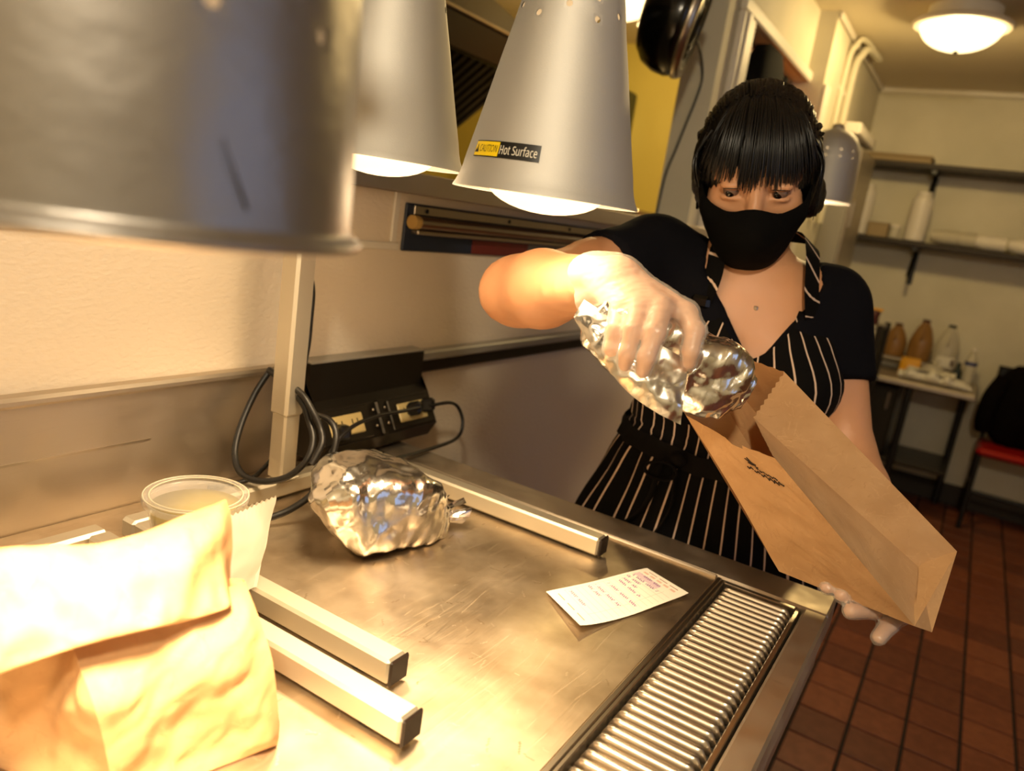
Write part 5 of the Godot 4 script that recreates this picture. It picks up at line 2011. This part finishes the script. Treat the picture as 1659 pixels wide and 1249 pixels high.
func hair(t: Node3D) -> void:
	var rad := Vector3(0.081, 0.103, 0.107)
	var ctr := Vector3(0, 0.022, -0.014)
	var f := SDF.new(head.origin - Vector3.ONE * 0.17, head.origin + Vector3.ONE * 0.165, 0.005)
	f.ell(head * ctr, head.basis, rad, 0.01)
	f.ell(head * Vector3(0, 0.074, -0.040), head.basis, Vector3(0.068, 0.056, 0.078), 0.03)  # raised crown behind the parting
	for s in [-1.0, 1.0]:  # fullness beside and behind the ears
		f.ell(head * Vector3(0.064 * s, 0.004, -0.018), head.basis, Vector3(0.024, 0.055, 0.036), 0.03)
	f.ell(head * Vector3(0.0, -0.03, -0.085), head.basis, Vector3(0.055, 0.07, 0.045), 0.04)
	f.ell(head * Vector3(0.086, -0.030, -0.030), head.basis, Vector3(0.018, 0.030, 0.026), 0.02)
	# the face stays free
	f.ell(head * Vector3(0, -0.060, 0.105), head.basis, Vector3(0.070, 0.100, 0.100), 0.008, true)
	f.ell(head * Vector3(0, -0.12, 0.05), head.basis, Vector3(0.066, 0.08, 0.07), 0.01, true)
	var mb := MB.new()
	f.net(mb)
	for k in mb.v.size():
		var q := head.affine_inverse() * mb.v[k]
		var n := (q - ctr).normalized()
		var g := 0.0011 * sin(q.x * 900.0 + 3.0 * bumps.get_noise_3dv(q * 30.0)) + 0.002 * bumps.get_noise_3dv(q * Vector3(60, 14, 14))
		mb.v[k] += head.basis * (n * g)
	var cap := part(t, "hair", mb, M["hair"])
	var on := func(x: float, e: float, lift: float) -> Vector3:
		var s := sqrt(maxf(0.0, 1.0 - x * x))
		return head * (ctr + Vector3(x * (rad.x + lift), s * sin(e) * (rad.y + lift), s * cos(e) * (rad.z + lift)))
	var strands := MB.new()
	for k in 190:  # swept back from the parting
		var x := rng.randf_range(-0.93, 0.93)
		var e0 := deg_to_rad(rng.randf_range(66.0, 80.0)) + 0.12 * absf(x)
		var e1 := e0 + deg_to_rad(rng.randf_range(50.0, 115.0))
		var pts := []
		var lift := rng.randf_range(0.004, 0.012)
		for q in 9:
			var v := q / 8.0
			pts.append(on.call(clampf(x * (1.0 + 0.05 * v), -0.97, 0.97), lerpf(e0, e1, v), lift * sin(PI * (0.12 + 0.8 * v))))
		strands.tube(pts, 0.0034, 0.0012, 5, 0.5)
	part(cap, "swept_strands", strands, M["hair"])
	var fringe := MB.new()
	for k in 460:  # the fringe falls to the brows, thinner towards one temple
		var x := rng.randf_range(-0.90, 0.92)
		if x < -0.45 and x > -0.80 and rng.randf() < 0.5:
			continue
		var e0 := deg_to_rad(rng.randf_range(58.0, 72.0))
		var e1 := deg_to_rad(rng.randf_range(-6.0, 9.0) + 7.0 * bumps.get_noise_1d(x * 4.0) - 6.0 * absf(x) + (5.0 if x < -0.3 else 0.0))
		var x1 := x * rng.randf_range(0.96, 1.02) + rng.randf_range(-0.05, 0.05)
		var pts := []
		var lift := rng.randf_range(0.001, 0.007)
		for q in 11:
			var v := q / 10.0
			pts.append(on.call(clampf(lerpf(x * 0.62, x1, pow(v, 0.6)), -0.95, 0.95), lerpf(e0, e1, v), lift * sin(PI * (0.1 + 0.62 * v)) + 0.004 * v))
		fringe.tube(pts, 0.0028, 0.0005, 5, 0.5)
	part(cap, "fringe", fringe, M["hair"])
	for s in [-1.0, 1.0]:
		var side := MB.new()
		for k in 46:
			var x0: float = s * rng.randf_range(0.80, 0.95)
			var z := rng.randf_range(-0.035, 0.040)
			var top: Vector3 = on.call(x0, deg_to_rad(rng.randf_range(35.0, 95.0)), 0.001)
			var low := rng.randf_range(-0.045, -0.005) if s > 0 else rng.randf_range(-0.012, 0.018)
			var end := head * Vector3(s * rng.randf_range(0.076, 0.088), low, z)
			var mid := head * Vector3(s * rng.randf_range(0.083, 0.089), 0.032, z * 0.9)
			side.tube(curve([top, mid, end], 5), 0.0036, 0.0009, 5, 0.5)
		part(cap, "side_strands", side, M["hair"])


func gloves(t: Node3D) -> void:
	for q in 2:
		var f: SDF
		if q == 0:
			f = SDF.new(Vector3(0.66, 0.28, -0.44), Vector3(0.87, 0.46, -0.18), 0.0026)
			hand_right(f, 0.0022)
		else:
			f = SDF.new(Vector3(0.84, 0.0, -0.16), Vector3(1.13, 0.17, 0.09), 0.0032)
			hand_left(f, 0.0022)
		var w := WR_R if q == 0 else WR_L
		var el := EL_R if q == 0 else EL_L
		var d := (el - w).normalized()
		var edge := w + d * 0.030
		# the cuff ends in a loose open edge
		f.each(edge - Vector3.ONE * 0.08, edge + Vector3.ONE * 0.08, func(p, e):
			return maxf(e, (p - edge).dot(d)))
		var mb := MB.new()
		f.net(mb)
		var keep := PackedInt32Array()
		for k in range(0, mb.ix.size(), 3):  # no lid over the cuff
			var m := (mb.v[mb.ix[k]] + mb.v[mb.ix[k + 1]] + mb.v[mb.ix[k + 2]]) / 3.0
			if (m - edge).dot(d) < -0.004:
				keep.append(mb.ix[k])
				keep.append(mb.ix[k + 1])
				keep.append(mb.ix[k + 2])
		mb.ix = keep
		for k in mb.v.size():
			var p := mb.v[k]
			var a := (p - edge).dot(d)
			var off := p - edge - d * a
			var cuff := smoothstep(-0.045, -0.004, a)
			var wr := 0.0034 * (0.6 - absf(bumps.get_noise_3d(p.x * 55.0 + p.y * 40.0, p.y * 110.0, p.z * 55.0 - p.y * 40.0)) * 2.0)
			mb.v[k] = p + off.normalized() * (0.009 * cuff * (0.7 + 0.5 * sin(atan2(off.y, off.z) * 3.0))) + Vector3(-0.55, 0.6, 0.3) * maxf(wr, -0.0004) * 0.7
		part(t, "glove", mb, M["glove"], false, "clear plastic glove")


# ---------------------------------------------------------------- the back of the room
func lathe_part(t: Node3D, called: String, at: Vector3, prof: Array, m: Material, seg := 24) -> void:
	var mb := MB.new()
	mb.lathe(at, prof, seg)
	part(t, called, mb, m)


func back_of_room() -> void:
	# two wall shelves with black brackets
	for q in [[1.055, "upper dark wall shelf on black brackets at the far wall", 2.2], [0.620, "lower dark wall shelf holding bottles and cups at the far wall", 2.2]]:
		var y: float = q[0]
		var s := thing("wall_shelf", q[1], "shelf", Vector3(5.2, y, 0.6))
		slab(s, "board", Vector3(5.06, y - 0.03, -0.80), Vector3(5.299, y, q[2]), M["shelf_dark"], 0.004)
		for z in [-0.40, 0.75, 1.9]:
			var mb := MB.new()
			mb.box(Vector3(5.292, y - 0.14, z), Vector3(0.014, 0.22, 0.03), Basis.IDENTITY, 0.002)
			mb.box(Vector3(5.18, y - 0.042, z), Vector3(0.21, 0.022, 0.03), Basis.IDENTITY, 0.002)
			mb.box(Vector3(5.20, y - 0.125, z), Vector3(0.018, 0.22, 0.024), Basis(Vector3.FORWARD, 0.8), 0.002)
			part(s, "bracket", mb, M["black_plastic"])
	var b := thing("flat_box", "flat grey cardboard tray lying on the upper wall shelf", "box", Vector3(5.18, 1.055, -0.62))
	slab(b, "tray", Vector3(5.08, 1.0555, -0.79), Vector3(5.28, 1.085, -0.43), M["cardboard"], 0.004)
	slab(b, "lid", Vector3(5.075, 1.0855, -0.795), Vector3(5.285, 1.098, -0.425), M["cardboard"], 0.003)
	# things on the lower shelf
	var y := 0.6205
	for q in [[-0.735, 0.30, 0.052, "tall white plastic jug at the corner end of the lower shelf"], [-0.425, 0.285, 0.058, "tall white plastic jug beside the bracket on the lower shelf"]]:
		var at := Vector3(5.16, y, q[0])
		var t := thing("shelf_jug", q[3], "jug", at)
		var h: float = q[1]
		var r: float = q[2]
		lathe_part(t, "body", at, [Vector2(0, 0.001), Vector2(r * 0.95, 0.001), Vector2(r, 0.01), Vector2(r, h * 0.80), Vector2(r * 0.9, h * 0.88), Vector2(r * 0.72, h * 0.92), Vector2(r * 0.70, h * 0.93)], M["white_plastic"])
		lathe_part(t, "cap", at, [Vector2(r * 0.74, h * 0.93), Vector2(r * 0.74, h * 0.99), Vector2(r * 0.68, h), Vector2(0, h)], M["white_plastic"])
	var sb := thing("shelf_box", "small pale cardboard box near the corner on the lower shelf", "box", Vector3(5.16, y, -0.625))
	slab(sb, "body", Vector3(5.10, y, -0.68), Vector3(5.24, y + 0.075, -0.57), M["cardboard"], 0.003)
	slab(sb, "lid", Vector3(5.098, y + 0.0755, -0.682), Vector3(5.242, y + 0.083, -0.568), M["cardboard"], 0.002)
	var jr := thing("shelf_jar", "small jar with white lid left of the tall jug on the lower shelf", "jar", Vector3(5.16, y, -0.535))
	lathe_part(jr, "glass", jr.position - Vector3(0, CT, 0), [Vector2(0, 0.001), Vector2(0.03, 0.001), Vector2(0.032, 0.01), Vector2(0.032, 0.06), Vector2(0.028, 0.066)], M["milky_plastic"])
	lathe_part(jr, "lid", jr.position - Vector3(0, CT, 0), [Vector2(0.032, 0.0665), Vector2(0.032, 0.083), Vector2(0.0, 0.084)], M["white_plastic"])
	var stacks := [[-0.30, 5, "milky_plastic"], [-0.20, 4, "milky_plastic"], [-0.075, 7, "white_plastic"], [0.075, 3, "white_plastic"]]
	var wheres := ["clear cup from the tall jug in the nested row on the lower shelf", "clear cup of the short nested row mid lower shelf", "white cup from the clear cups in the ribbed row on the lower shelf", "white cup of the nested row at the picture edge of the lower shelf"]
	var groups := ["clear cups beside the tall jug", "clear cups mid shelf", "white cups in the ribbed row", "white cups at the picture edge"]
	var cm := MB.new()
	cm.lathe(Vector3(0, 0.0465, 0), [Vector2(0.0, 0.0), Vector2(0.030, 0.0), Vector2(0.044, 0.072), Vector2(0.046, 0.074), Vector2(0.0445, 0.0745), Vector2(0.0428, 0.071), Vector2(0.0288, 0.0015), Vector2(0.0, 0.0015)], 20, Basis(Vector3.RIGHT, PI / 2))
	var cup := cm.mesh()
	for k in 4:
		var q: Array = stacks[k]
		for i in q[1]:
			var at := Vector3(5.15, y, q[0] + 0.016 * (i - q[1] / 2.0))
			var t := thing("plastic_cup", ["first", "second", "third", "fourth", "fifth", "sixth", "seventh"][i] + " " + wheres[k], "cup", at, groups[k])
			inst(t, "cup_wall", cup, M[q[2]], at)
	back_table()
	chair()
	side_wall()


func back_table() -> void:
	var ty := -0.14
	var t := thing("prep_table", "steel prep table against the far wall crowded with bottles", "table", Vector3(5.0, -0.9, -0.35))
	slab(t, "top", Vector3(4.72, ty - 0.035, -0.80), Vector3(5.27, ty, 0.10), M["steel"], 0.008)
	for p in [Vector2(4.76, -0.74), Vector2(5.23, -0.74), Vector2(4.76, -0.22), Vector2(5.23, 0.05)]:
		var mb := MB.new()
		mb.tube([Vector3(p.x, ty - 0.035, p.y), Vector3(p.x, -0.9, p.y)], 0.02, -1, 14)
		part(t, "leg", mb, M["black_plastic"])
	slab(t, "under_shelf", Vector3(4.76, -0.62, -0.76), Vector3(5.24, -0.60, 0.06), M["dark_metal"], 0.003)
	var cab := thing("dark_cabinet", "dark steel cabinet under the prep table next to the rack", "cabinet", Vector3(4.9, -0.9, -0.5))
	slab(cab, "body", Vector3(4.80, -0.595, -0.72), Vector3(5.20, -0.20, -0.27), M["dark_metal"], 0.006)
	slab(cab, "door", Vector3(4.785, -0.585, -0.71), Vector3(4.80, -0.21, -0.28), M["dark_metal"], 0.004)
	slab(cab, "handle", Vector3(4.765, -0.33, -0.32), Vector3(4.785, -0.23, -0.305), M["steel_rim"], 0.004)
	var r := thing("riser_shelf", "low steel riser at the back of the prep table", "shelf", Vector3(5.2, ty, -0.15))
	slab(r, "board", Vector3(5.14, ty + 0.06, -0.46), Vector3(5.29, ty + 0.075, 0.02), M["steel"], 0.003)
	for z in [-0.44, -0.01]:
		slab(r, "leg", Vector3(5.15, ty, z - 0.008), Vector3(5.28, ty + 0.06, z + 0.008), M["steel"])
	var ry := ty + 0.0755
	var jugs := [[Vector3(5.21, ry, -0.385), 0.20, "brown_liquid", "cap_red", "amber plastic jug half hidden behind the other amber jug"], [Vector3(5.20, ry, -0.245), 0.25, "brown_liquid", "cap_red", "amber plastic jug with dark red cap on the riser"], [Vector3(5.20, ry, -0.105), 0.245, "milky_plastic", "cap_green", "clear milk jug with dark green cap on the riser"]]
	for q in jugs:
		var at: Vector3 = q[0]
		var h: float = q[1]
		var j := thing("plastic_jug", q[4], "jug", at)
		lathe_part(j, "body", at, [Vector2(0, 0.001), Vector2(0.060, 0.001), Vector2(0.066, 0.012), Vector2(0.066, h * 0.42), Vector2(0.058, h * 0.58), Vector2(0.040, h * 0.78), Vector2(0.022, h * 0.90), Vector2(0.019, h * 0.93)], M[q[2]])
		lathe_part(j, "cap", at, [Vector2(0.022, h * 0.93), Vector2(0.022, h * 0.99), Vector2(0.0, h)], M[q[3]])
		var mb := MB.new()
		mb.tube(curve([at + Vector3(-0.028, h * 0.86, 0), at + Vector3(-0.068, h * 0.80, 0), at + Vector3(-0.074, h * 0.60, 0), at + Vector3(-0.06, h * 0.50, 0)]), 0.008, -1, 8)
		part(j, "handle", mb, M[q[2]])
	var lb := thing("paper_card", "small white card with red print before the clear milk jug", "card", Vector3(5.12, ry, -0.09))
	slab(lb, "card", Vector3(5.118, ry - 0.0, -0.14), Vector3(5.122, ry + 0.06, -0.05), M["white_paper"])
	slab(lb, "red_print", Vector3(5.1165, ry + 0.01, -0.068), Vector3(5.1178, ry + 0.05, -0.052), M["cap_red"])
	var wb := Vector3(5.12, ty + 0.0005, 0.035)
	var w := thing("water_bottle", "clear water bottle with blue band at the end of the prep table", "bottle", wb)
	lathe_part(w, "body", wb, [Vector2(0, 0.001), Vector2(0.030, 0.001), Vector2(0.033, 0.008), Vector2(0.033, 0.13), Vector2(0.028, 0.155), Vector2(0.013, 0.185), Vector2(0.012, 0.20)], M["milky_plastic"])
	lathe_part(w, "band", wb, [Vector2(0.0332, 0.115), Vector2(0.0336, 0.116), Vector2(0.0336, 0.134), Vector2(0.0332, 0.135)], M["blue_band"])
	lathe_part(w, "cap", wb, [Vector2(0.014, 0.2), Vector2(0.014, 0.217), Vector2(0, 0.218)], M["white_plastic"])
	var gb := Vector3(5.06, ty + 0.0005, -0.02)
	var g := thing("glass_bottle", "short dark green bottle beside the water bottle", "bottle", gb)
	lathe_part(g, "body", gb, [Vector2(0, 0.001), Vector2(0.022, 0.001), Vector2(0.024, 0.006), Vector2(0.024, 0.07), Vector2(0.012, 0.095), Vector2(0.011, 0.11)], M["cap_green"])
	lathe_part(g, "cap", gb, [Vector2(0.012, 0.11), Vector2(0.012, 0.122), Vector2(0, 0.123)], M["black_plastic"])
	var yp := thing("yellow_packet", "yellow crumpled packet standing on the prep table", "packet", Vector3(4.95, ty, -0.26))
	var mb := MB.new()
	mb.grid(14, 12, func(u, v):
		var a: float = TAU * u
		var p := Vector3(4.985 + 0.025 * cos(a) * (1.0 - 0.7 * v), ty + 0.001 + 0.095 * v, -0.26 - 0.055 * sin(a))
		return p + Vector3(1, 0.3, 1) * 0.008 * bumps.get_noise_3dv(p * 30.0) * v)
	part(yp, "pouch", mb, M["yellow_packet"])
	mb = MB.new()
	mb.box(Vector3(4.985, ty + 0.099, -0.26), Vector3(0.006, 0.010, 0.10), Basis.IDENTITY, 0.002)
	part(yp, "seal", mb, M["yellow_packet"])
	var pw := thing("plastic_wrap", "crumpled clear plastic bag beside the yellow packet", "plastic bag", Vector3(5.0, ty, -0.14))
	mb = MB.new()
	mb.sphere(Vector3(5.0, ty + 0.047, -0.14), Vector3(0.05, 0.046, 0.065), 20)
	for k in mb.v.size():
		mb.v[k] += Vector3.ONE * 0.006 * bumps.get_noise_3dv(mb.v[k] * 40.0)
		mb.v[k].y = maxf(mb.v[k].y, ty + 0.001)
	part(pw, "film", mb, M["milky_plastic"])
	mb = MB.new()
	mb.tube([Vector3(5.0, ty + 0.09, -0.14), Vector3(5.01, ty + 0.115, -0.135)], 0.01, 0.022, 10)
	part(pw, "neck", mb, M["milky_plastic"])
	var tw := thing("white_towel", "folded white towel lying along the prep table edge", "towel", Vector3(4.85, ty, -0.12))
	mb = MB.new()
	mb.grid(30, 16, func(u, v):
		var a: float = TAU * v
		var z: float = lerpf(-0.30, 0.07, u)
		var rr := 0.026 * (1.0 - 0.5 * pow(absf(u - 0.45) * 2.0, 4.0)) * (1.0 + 0.4 * bumps.get_noise_2d(u * 4.0, 3.0))
		var p := Vector3(4.85 + 3.0 * rr * cos(a), ty + 0.001 + rr * 1.2 * (1.0 + sin(a)), z)
		return p + Vector3(0, 0.006, 0) * bumps.get_noise_3dv(p * 35.0) * (1.0 + sin(a)))
	part(tw, "cloth", mb, M["towel"])
	mb = MB.new()
	mb.grid(14, 8, func(u, v):
		var p := Vector3(lerpf(4.78, 4.93, v), ty + 0.064 + 0.006 * sin(u * 5.0 + v * 3.0), lerpf(-0.26, -0.02, u))
		return p + Vector3(0, 0.010, 0) * bumps.get_noise_3dv(p * 30.0))
	part(tw, "upper_fold", mb, M["towel"])
	# rack beside the table with white containers
	var k := thing("wire_rack", "grey steel rack behind the worker's shoulder", "rack", Vector3(4.5, -0.9, -0.62))
	for p in [Vector2(4.30, -0.78), Vector2(4.66, -0.78), Vector2(4.30, -0.40), Vector2(4.66, -0.40)]:
		mb = MB.new()
		mb.tube([Vector3(p.x, -0.9, p.y), Vector3(p.x, 0.16, p.y)], 0.016, -1, 12)
		part(k, "post", mb, M["dark_metal"])
	for yy in [-0.5, -0.16, 0.13]:
		slab(k, "shelf", Vector3(4.30, yy, -0.78), Vector3(4.66, yy + 0.02, -0.40), M["grey_trim"], 0.003)
	var bx := thing("white_bin", "white plastic bin on the middle of the rack", "bin", Vector3(4.48, -0.14, -0.58))
	slab(bx, "body", Vector3(4.34, -0.139, -0.74), Vector3(4.62, 0.06, -0.44), M["white_plastic"], 0.02)
	slab(bx, "lid", Vector3(4.33, 0.0605, -0.75), Vector3(4.63, 0.078, -0.43), M["white_plastic"], 0.006)
	var mg := thing("maroon_bag", "maroon and yellow snack bag on top of the rack", "snack bag", Vector3(4.45, 0.15, -0.55))
	mb = MB.new()
	mb.grid(18, 12, func(u, v):
		var a: float = TAU * u
		var p := Vector3(4.46 + 0.10 * cos(a) * (1.0 - 0.8 * v), 0.151 + 0.075 * v, -0.56 - 0.13 * sin(a))
		return p + Vector3(0.4, 0.5, 0.4) * 0.02 * bumps.get_noise_3dv(p * 22.0) * v)
	part(mg, "pouch", mb, M["maroon"])
	slab(mg, "yellow_seal", Vector3(4.45, 0.222, -0.48), Vector3(4.47, 0.235, -0.42), M["yellow_packet"], 0.002)


func chair() -> void:
	var t := thing("dining_chair", "dark chair with red vinyl seat at the far wall", "chair", Vector3(5.02, -0.9, 0.36))
	var sy := -0.43
	slab(t, "seat", Vector3(4.84, sy - 0.045, 0.17), Vector3(5.20, sy, 0.56), M["red_vinyl"], 0.02)
	for p in [Vector2(4.86, 0.19), Vector2(4.86, 0.54), Vector2(5.19, 0.19), Vector2(5.19, 0.54)]:
		var mb := MB.new()
		var back: bool = p.x > 5.0
		mb.tube([Vector3(p.x + (0.05 if back else -0.02), -0.9, p.y), Vector3(p.x, sy - 0.04, p.y)], 0.014, -1, 10)
		part(t, "leg", mb, M["black_plastic"])
		if back:
			mb = MB.new()
			mb.tube([Vector3(p.x, sy - 0.04, p.y), Vector3(p.x + 0.04, 0.0, p.y)], 0.013, -1, 10)
			part(t, "back_post", mb, M["black_plastic"])
	slab(t, "backrest", Vector3(5.205, -0.22, 0.18), Vector3(5.235, 0.0, 0.55), M["black_plastic"], 0.01)
	for z in [0.19, 0.54]:
		var mb := MB.new()
		mb.tube([Vector3(4.85, -0.68, z), Vector3(5.22, -0.68, z)], 0.009, -1, 8)
		part(t, "stretcher", mb, M["black_plastic"])
	var mb := MB.new()
	mb.tube([Vector3(4.85, -0.68, 0.19), Vector3(4.85, -0.68, 0.54)], 0.009, -1, 8)
	part(t, "stretcher", mb, M["black_plastic"])
	var j := thing("draped_jacket", "dark brown jacket heaped over the red chair", "jacket", Vector3(5.1, -0.43, 0.34))
	mb = MB.new()
	mb.sphere(Vector3(5.09, -0.20, 0.34), Vector3(0.10, 0.245, 0.185), 28)
	for q in mb.v.size():
		var p := mb.v[q]
		mb.v[q] += (p - Vector3(5.1, -0.2, 0.34)).normalized() * (0.03 * bumps.get_noise_3dv(p * 9.0) + 0.012 * bumps.get_noise_3dv(p * 28.0))
		mb.v[q].y = maxf(mb.v[q].y, -0.429)
	part(j, "body", mb, M["jacket"])
	mb = MB.new()
	mb.tube(curve([Vector3(5.06, -0.06, 0.22), Vector3(5.03, -0.16, 0.18), Vector3(5.03, -0.28, 0.17), Vector3(5.05, -0.36, 0.18)]), 0.05, 0.045, 12)
	part(j, "sleeve", mb, M["jacket"])


func side_wall() -> void:
	# pipes that drop from the ceiling on the side wall
	for q in [[4.10, 0.012, "thin painted conduit dropping from the ceiling, nearer the doorway"], [4.26, 0.018, "thick painted pipe dropping from the ceiling beside the thin conduit"]]:
		var t := thing("wall_conduit", q[2], "pipe", Vector3(q[0], 0.6, -0.79))
		var mb := MB.new()
		var r: float = q[1]
		mb.tube(curve([Vector3(q[0], 0.62, -0.82 + r), Vector3(q[0], 1.0, -0.82 + r), Vector3(q[0], 1.36, -0.82 + r), Vector3(q[0], 1.455 - r, -0.80 + r), Vector3(q[0] + 0.05, 1.495 - r, -0.78 + r), Vector3(q[0] + 0.25, 1.498 - r, -0.76 + r)]), r, -1, 14)
		part(t, "pipe", mb, M["wall_paint"])
		for y in [0.8, 1.25]:
			mb = MB.new()
			mb.box(Vector3(q[0], y, -0.817), Vector3(r * 3.6, 0.02, 0.006), Basis.IDENTITY, 0.001)
			part(t, "strap", mb, M["white_trim"])
	var b := thing("wall_box", "small white box with dark end on the side wall below the pipes", "wall box", Vector3(4.45, 1.08, -0.76))
	slab(b, "body", Vector3(4.10, 1.045, -0.7559), Vector3(4.62, 1.10, -0.68), M["white_plastic"], 0.006)
	slab(b, "end_cap", Vector3(4.621, 1.045, -0.756), Vector3(4.635, 1.10, -0.68), M["black_plastic"], 0.003)
	slab(b, "mount", Vector3(4.2, 1.05, -0.8199), Vector3(4.55, 1.09, -0.756), M["white_plastic"], 0.002)
	var d := thing("steel_cabinet", "tall grey steel cabinet on the side wall behind the far lamp", "cabinet", Vector3(4.55, 0.35, -0.77))
	slab(d, "body", Vector3(4.36, 0.36, -0.8199), Vector3(4.86, 1.03, -0.70), M["grey_trim"], 0.008)
	slab(d, "door", Vector3(4.37, 0.37, -0.6999), Vector3(4.85, 1.02, -0.688), M["steel"], 0.004)
	slab(d, "handle", Vector3(4.40, 0.62, -0.688), Vector3(4.42, 0.76, -0.668), M["steel_rim"], 0.004)
	# the far heat lamp
	var c := Vector3(2.865, 0.637, -0.545)
	var t := thing("pendant_heat_lamp", "silver bullet heat lamp hanging far behind the worker's head", "heat lamp", Vector3(c.x, 0.645, c.z))
	var bp := [Vector2(0.094, 0.0), Vector2(0.096, 0.002), Vector2(0.094, 0.005), Vector2(0.092, 0.01), Vector2(0.091, 0.05), Vector2(0.090, 0.10), Vector2(0.089, 0.14), Vector2(0.088, 0.151), Vector2(0.0865, 0.162), Vector2(0.0845, 0.173), Vector2(0.078, 0.195), Vector2(0.066, 0.215), Vector2(0.048, 0.230), Vector2(0.026, 0.238)]
	var bh := []
	for k in range(0, 48, 4):
		bh.append([k, 6])
		bh.append([k, 8])
	part(t, "lamp_shade", shade_mesh(c, bp, bh, 48), M["shade_alu"])
	lathe_part(t, "socket_cap", c, [Vector2(0.022, 0.237), Vector2(0.020, 0.255), Vector2(0.006, 0.258)], M["tube_steel"])
	var mb := MB.new()
	mb.tube(curve([c + Vector3(-0.03, 0.17, -0.08), c + Vector3(-0.05, 0.165, -0.13), c + Vector3(-0.08, 0.16, -0.22), c + Vector3(-0.13, 0.16, -0.335)]), 0.007, -1, 8)
	part(t, "stem", mb, M["tube_steel"])
	lamp_bulb(t, c, 0.006, 0.35)
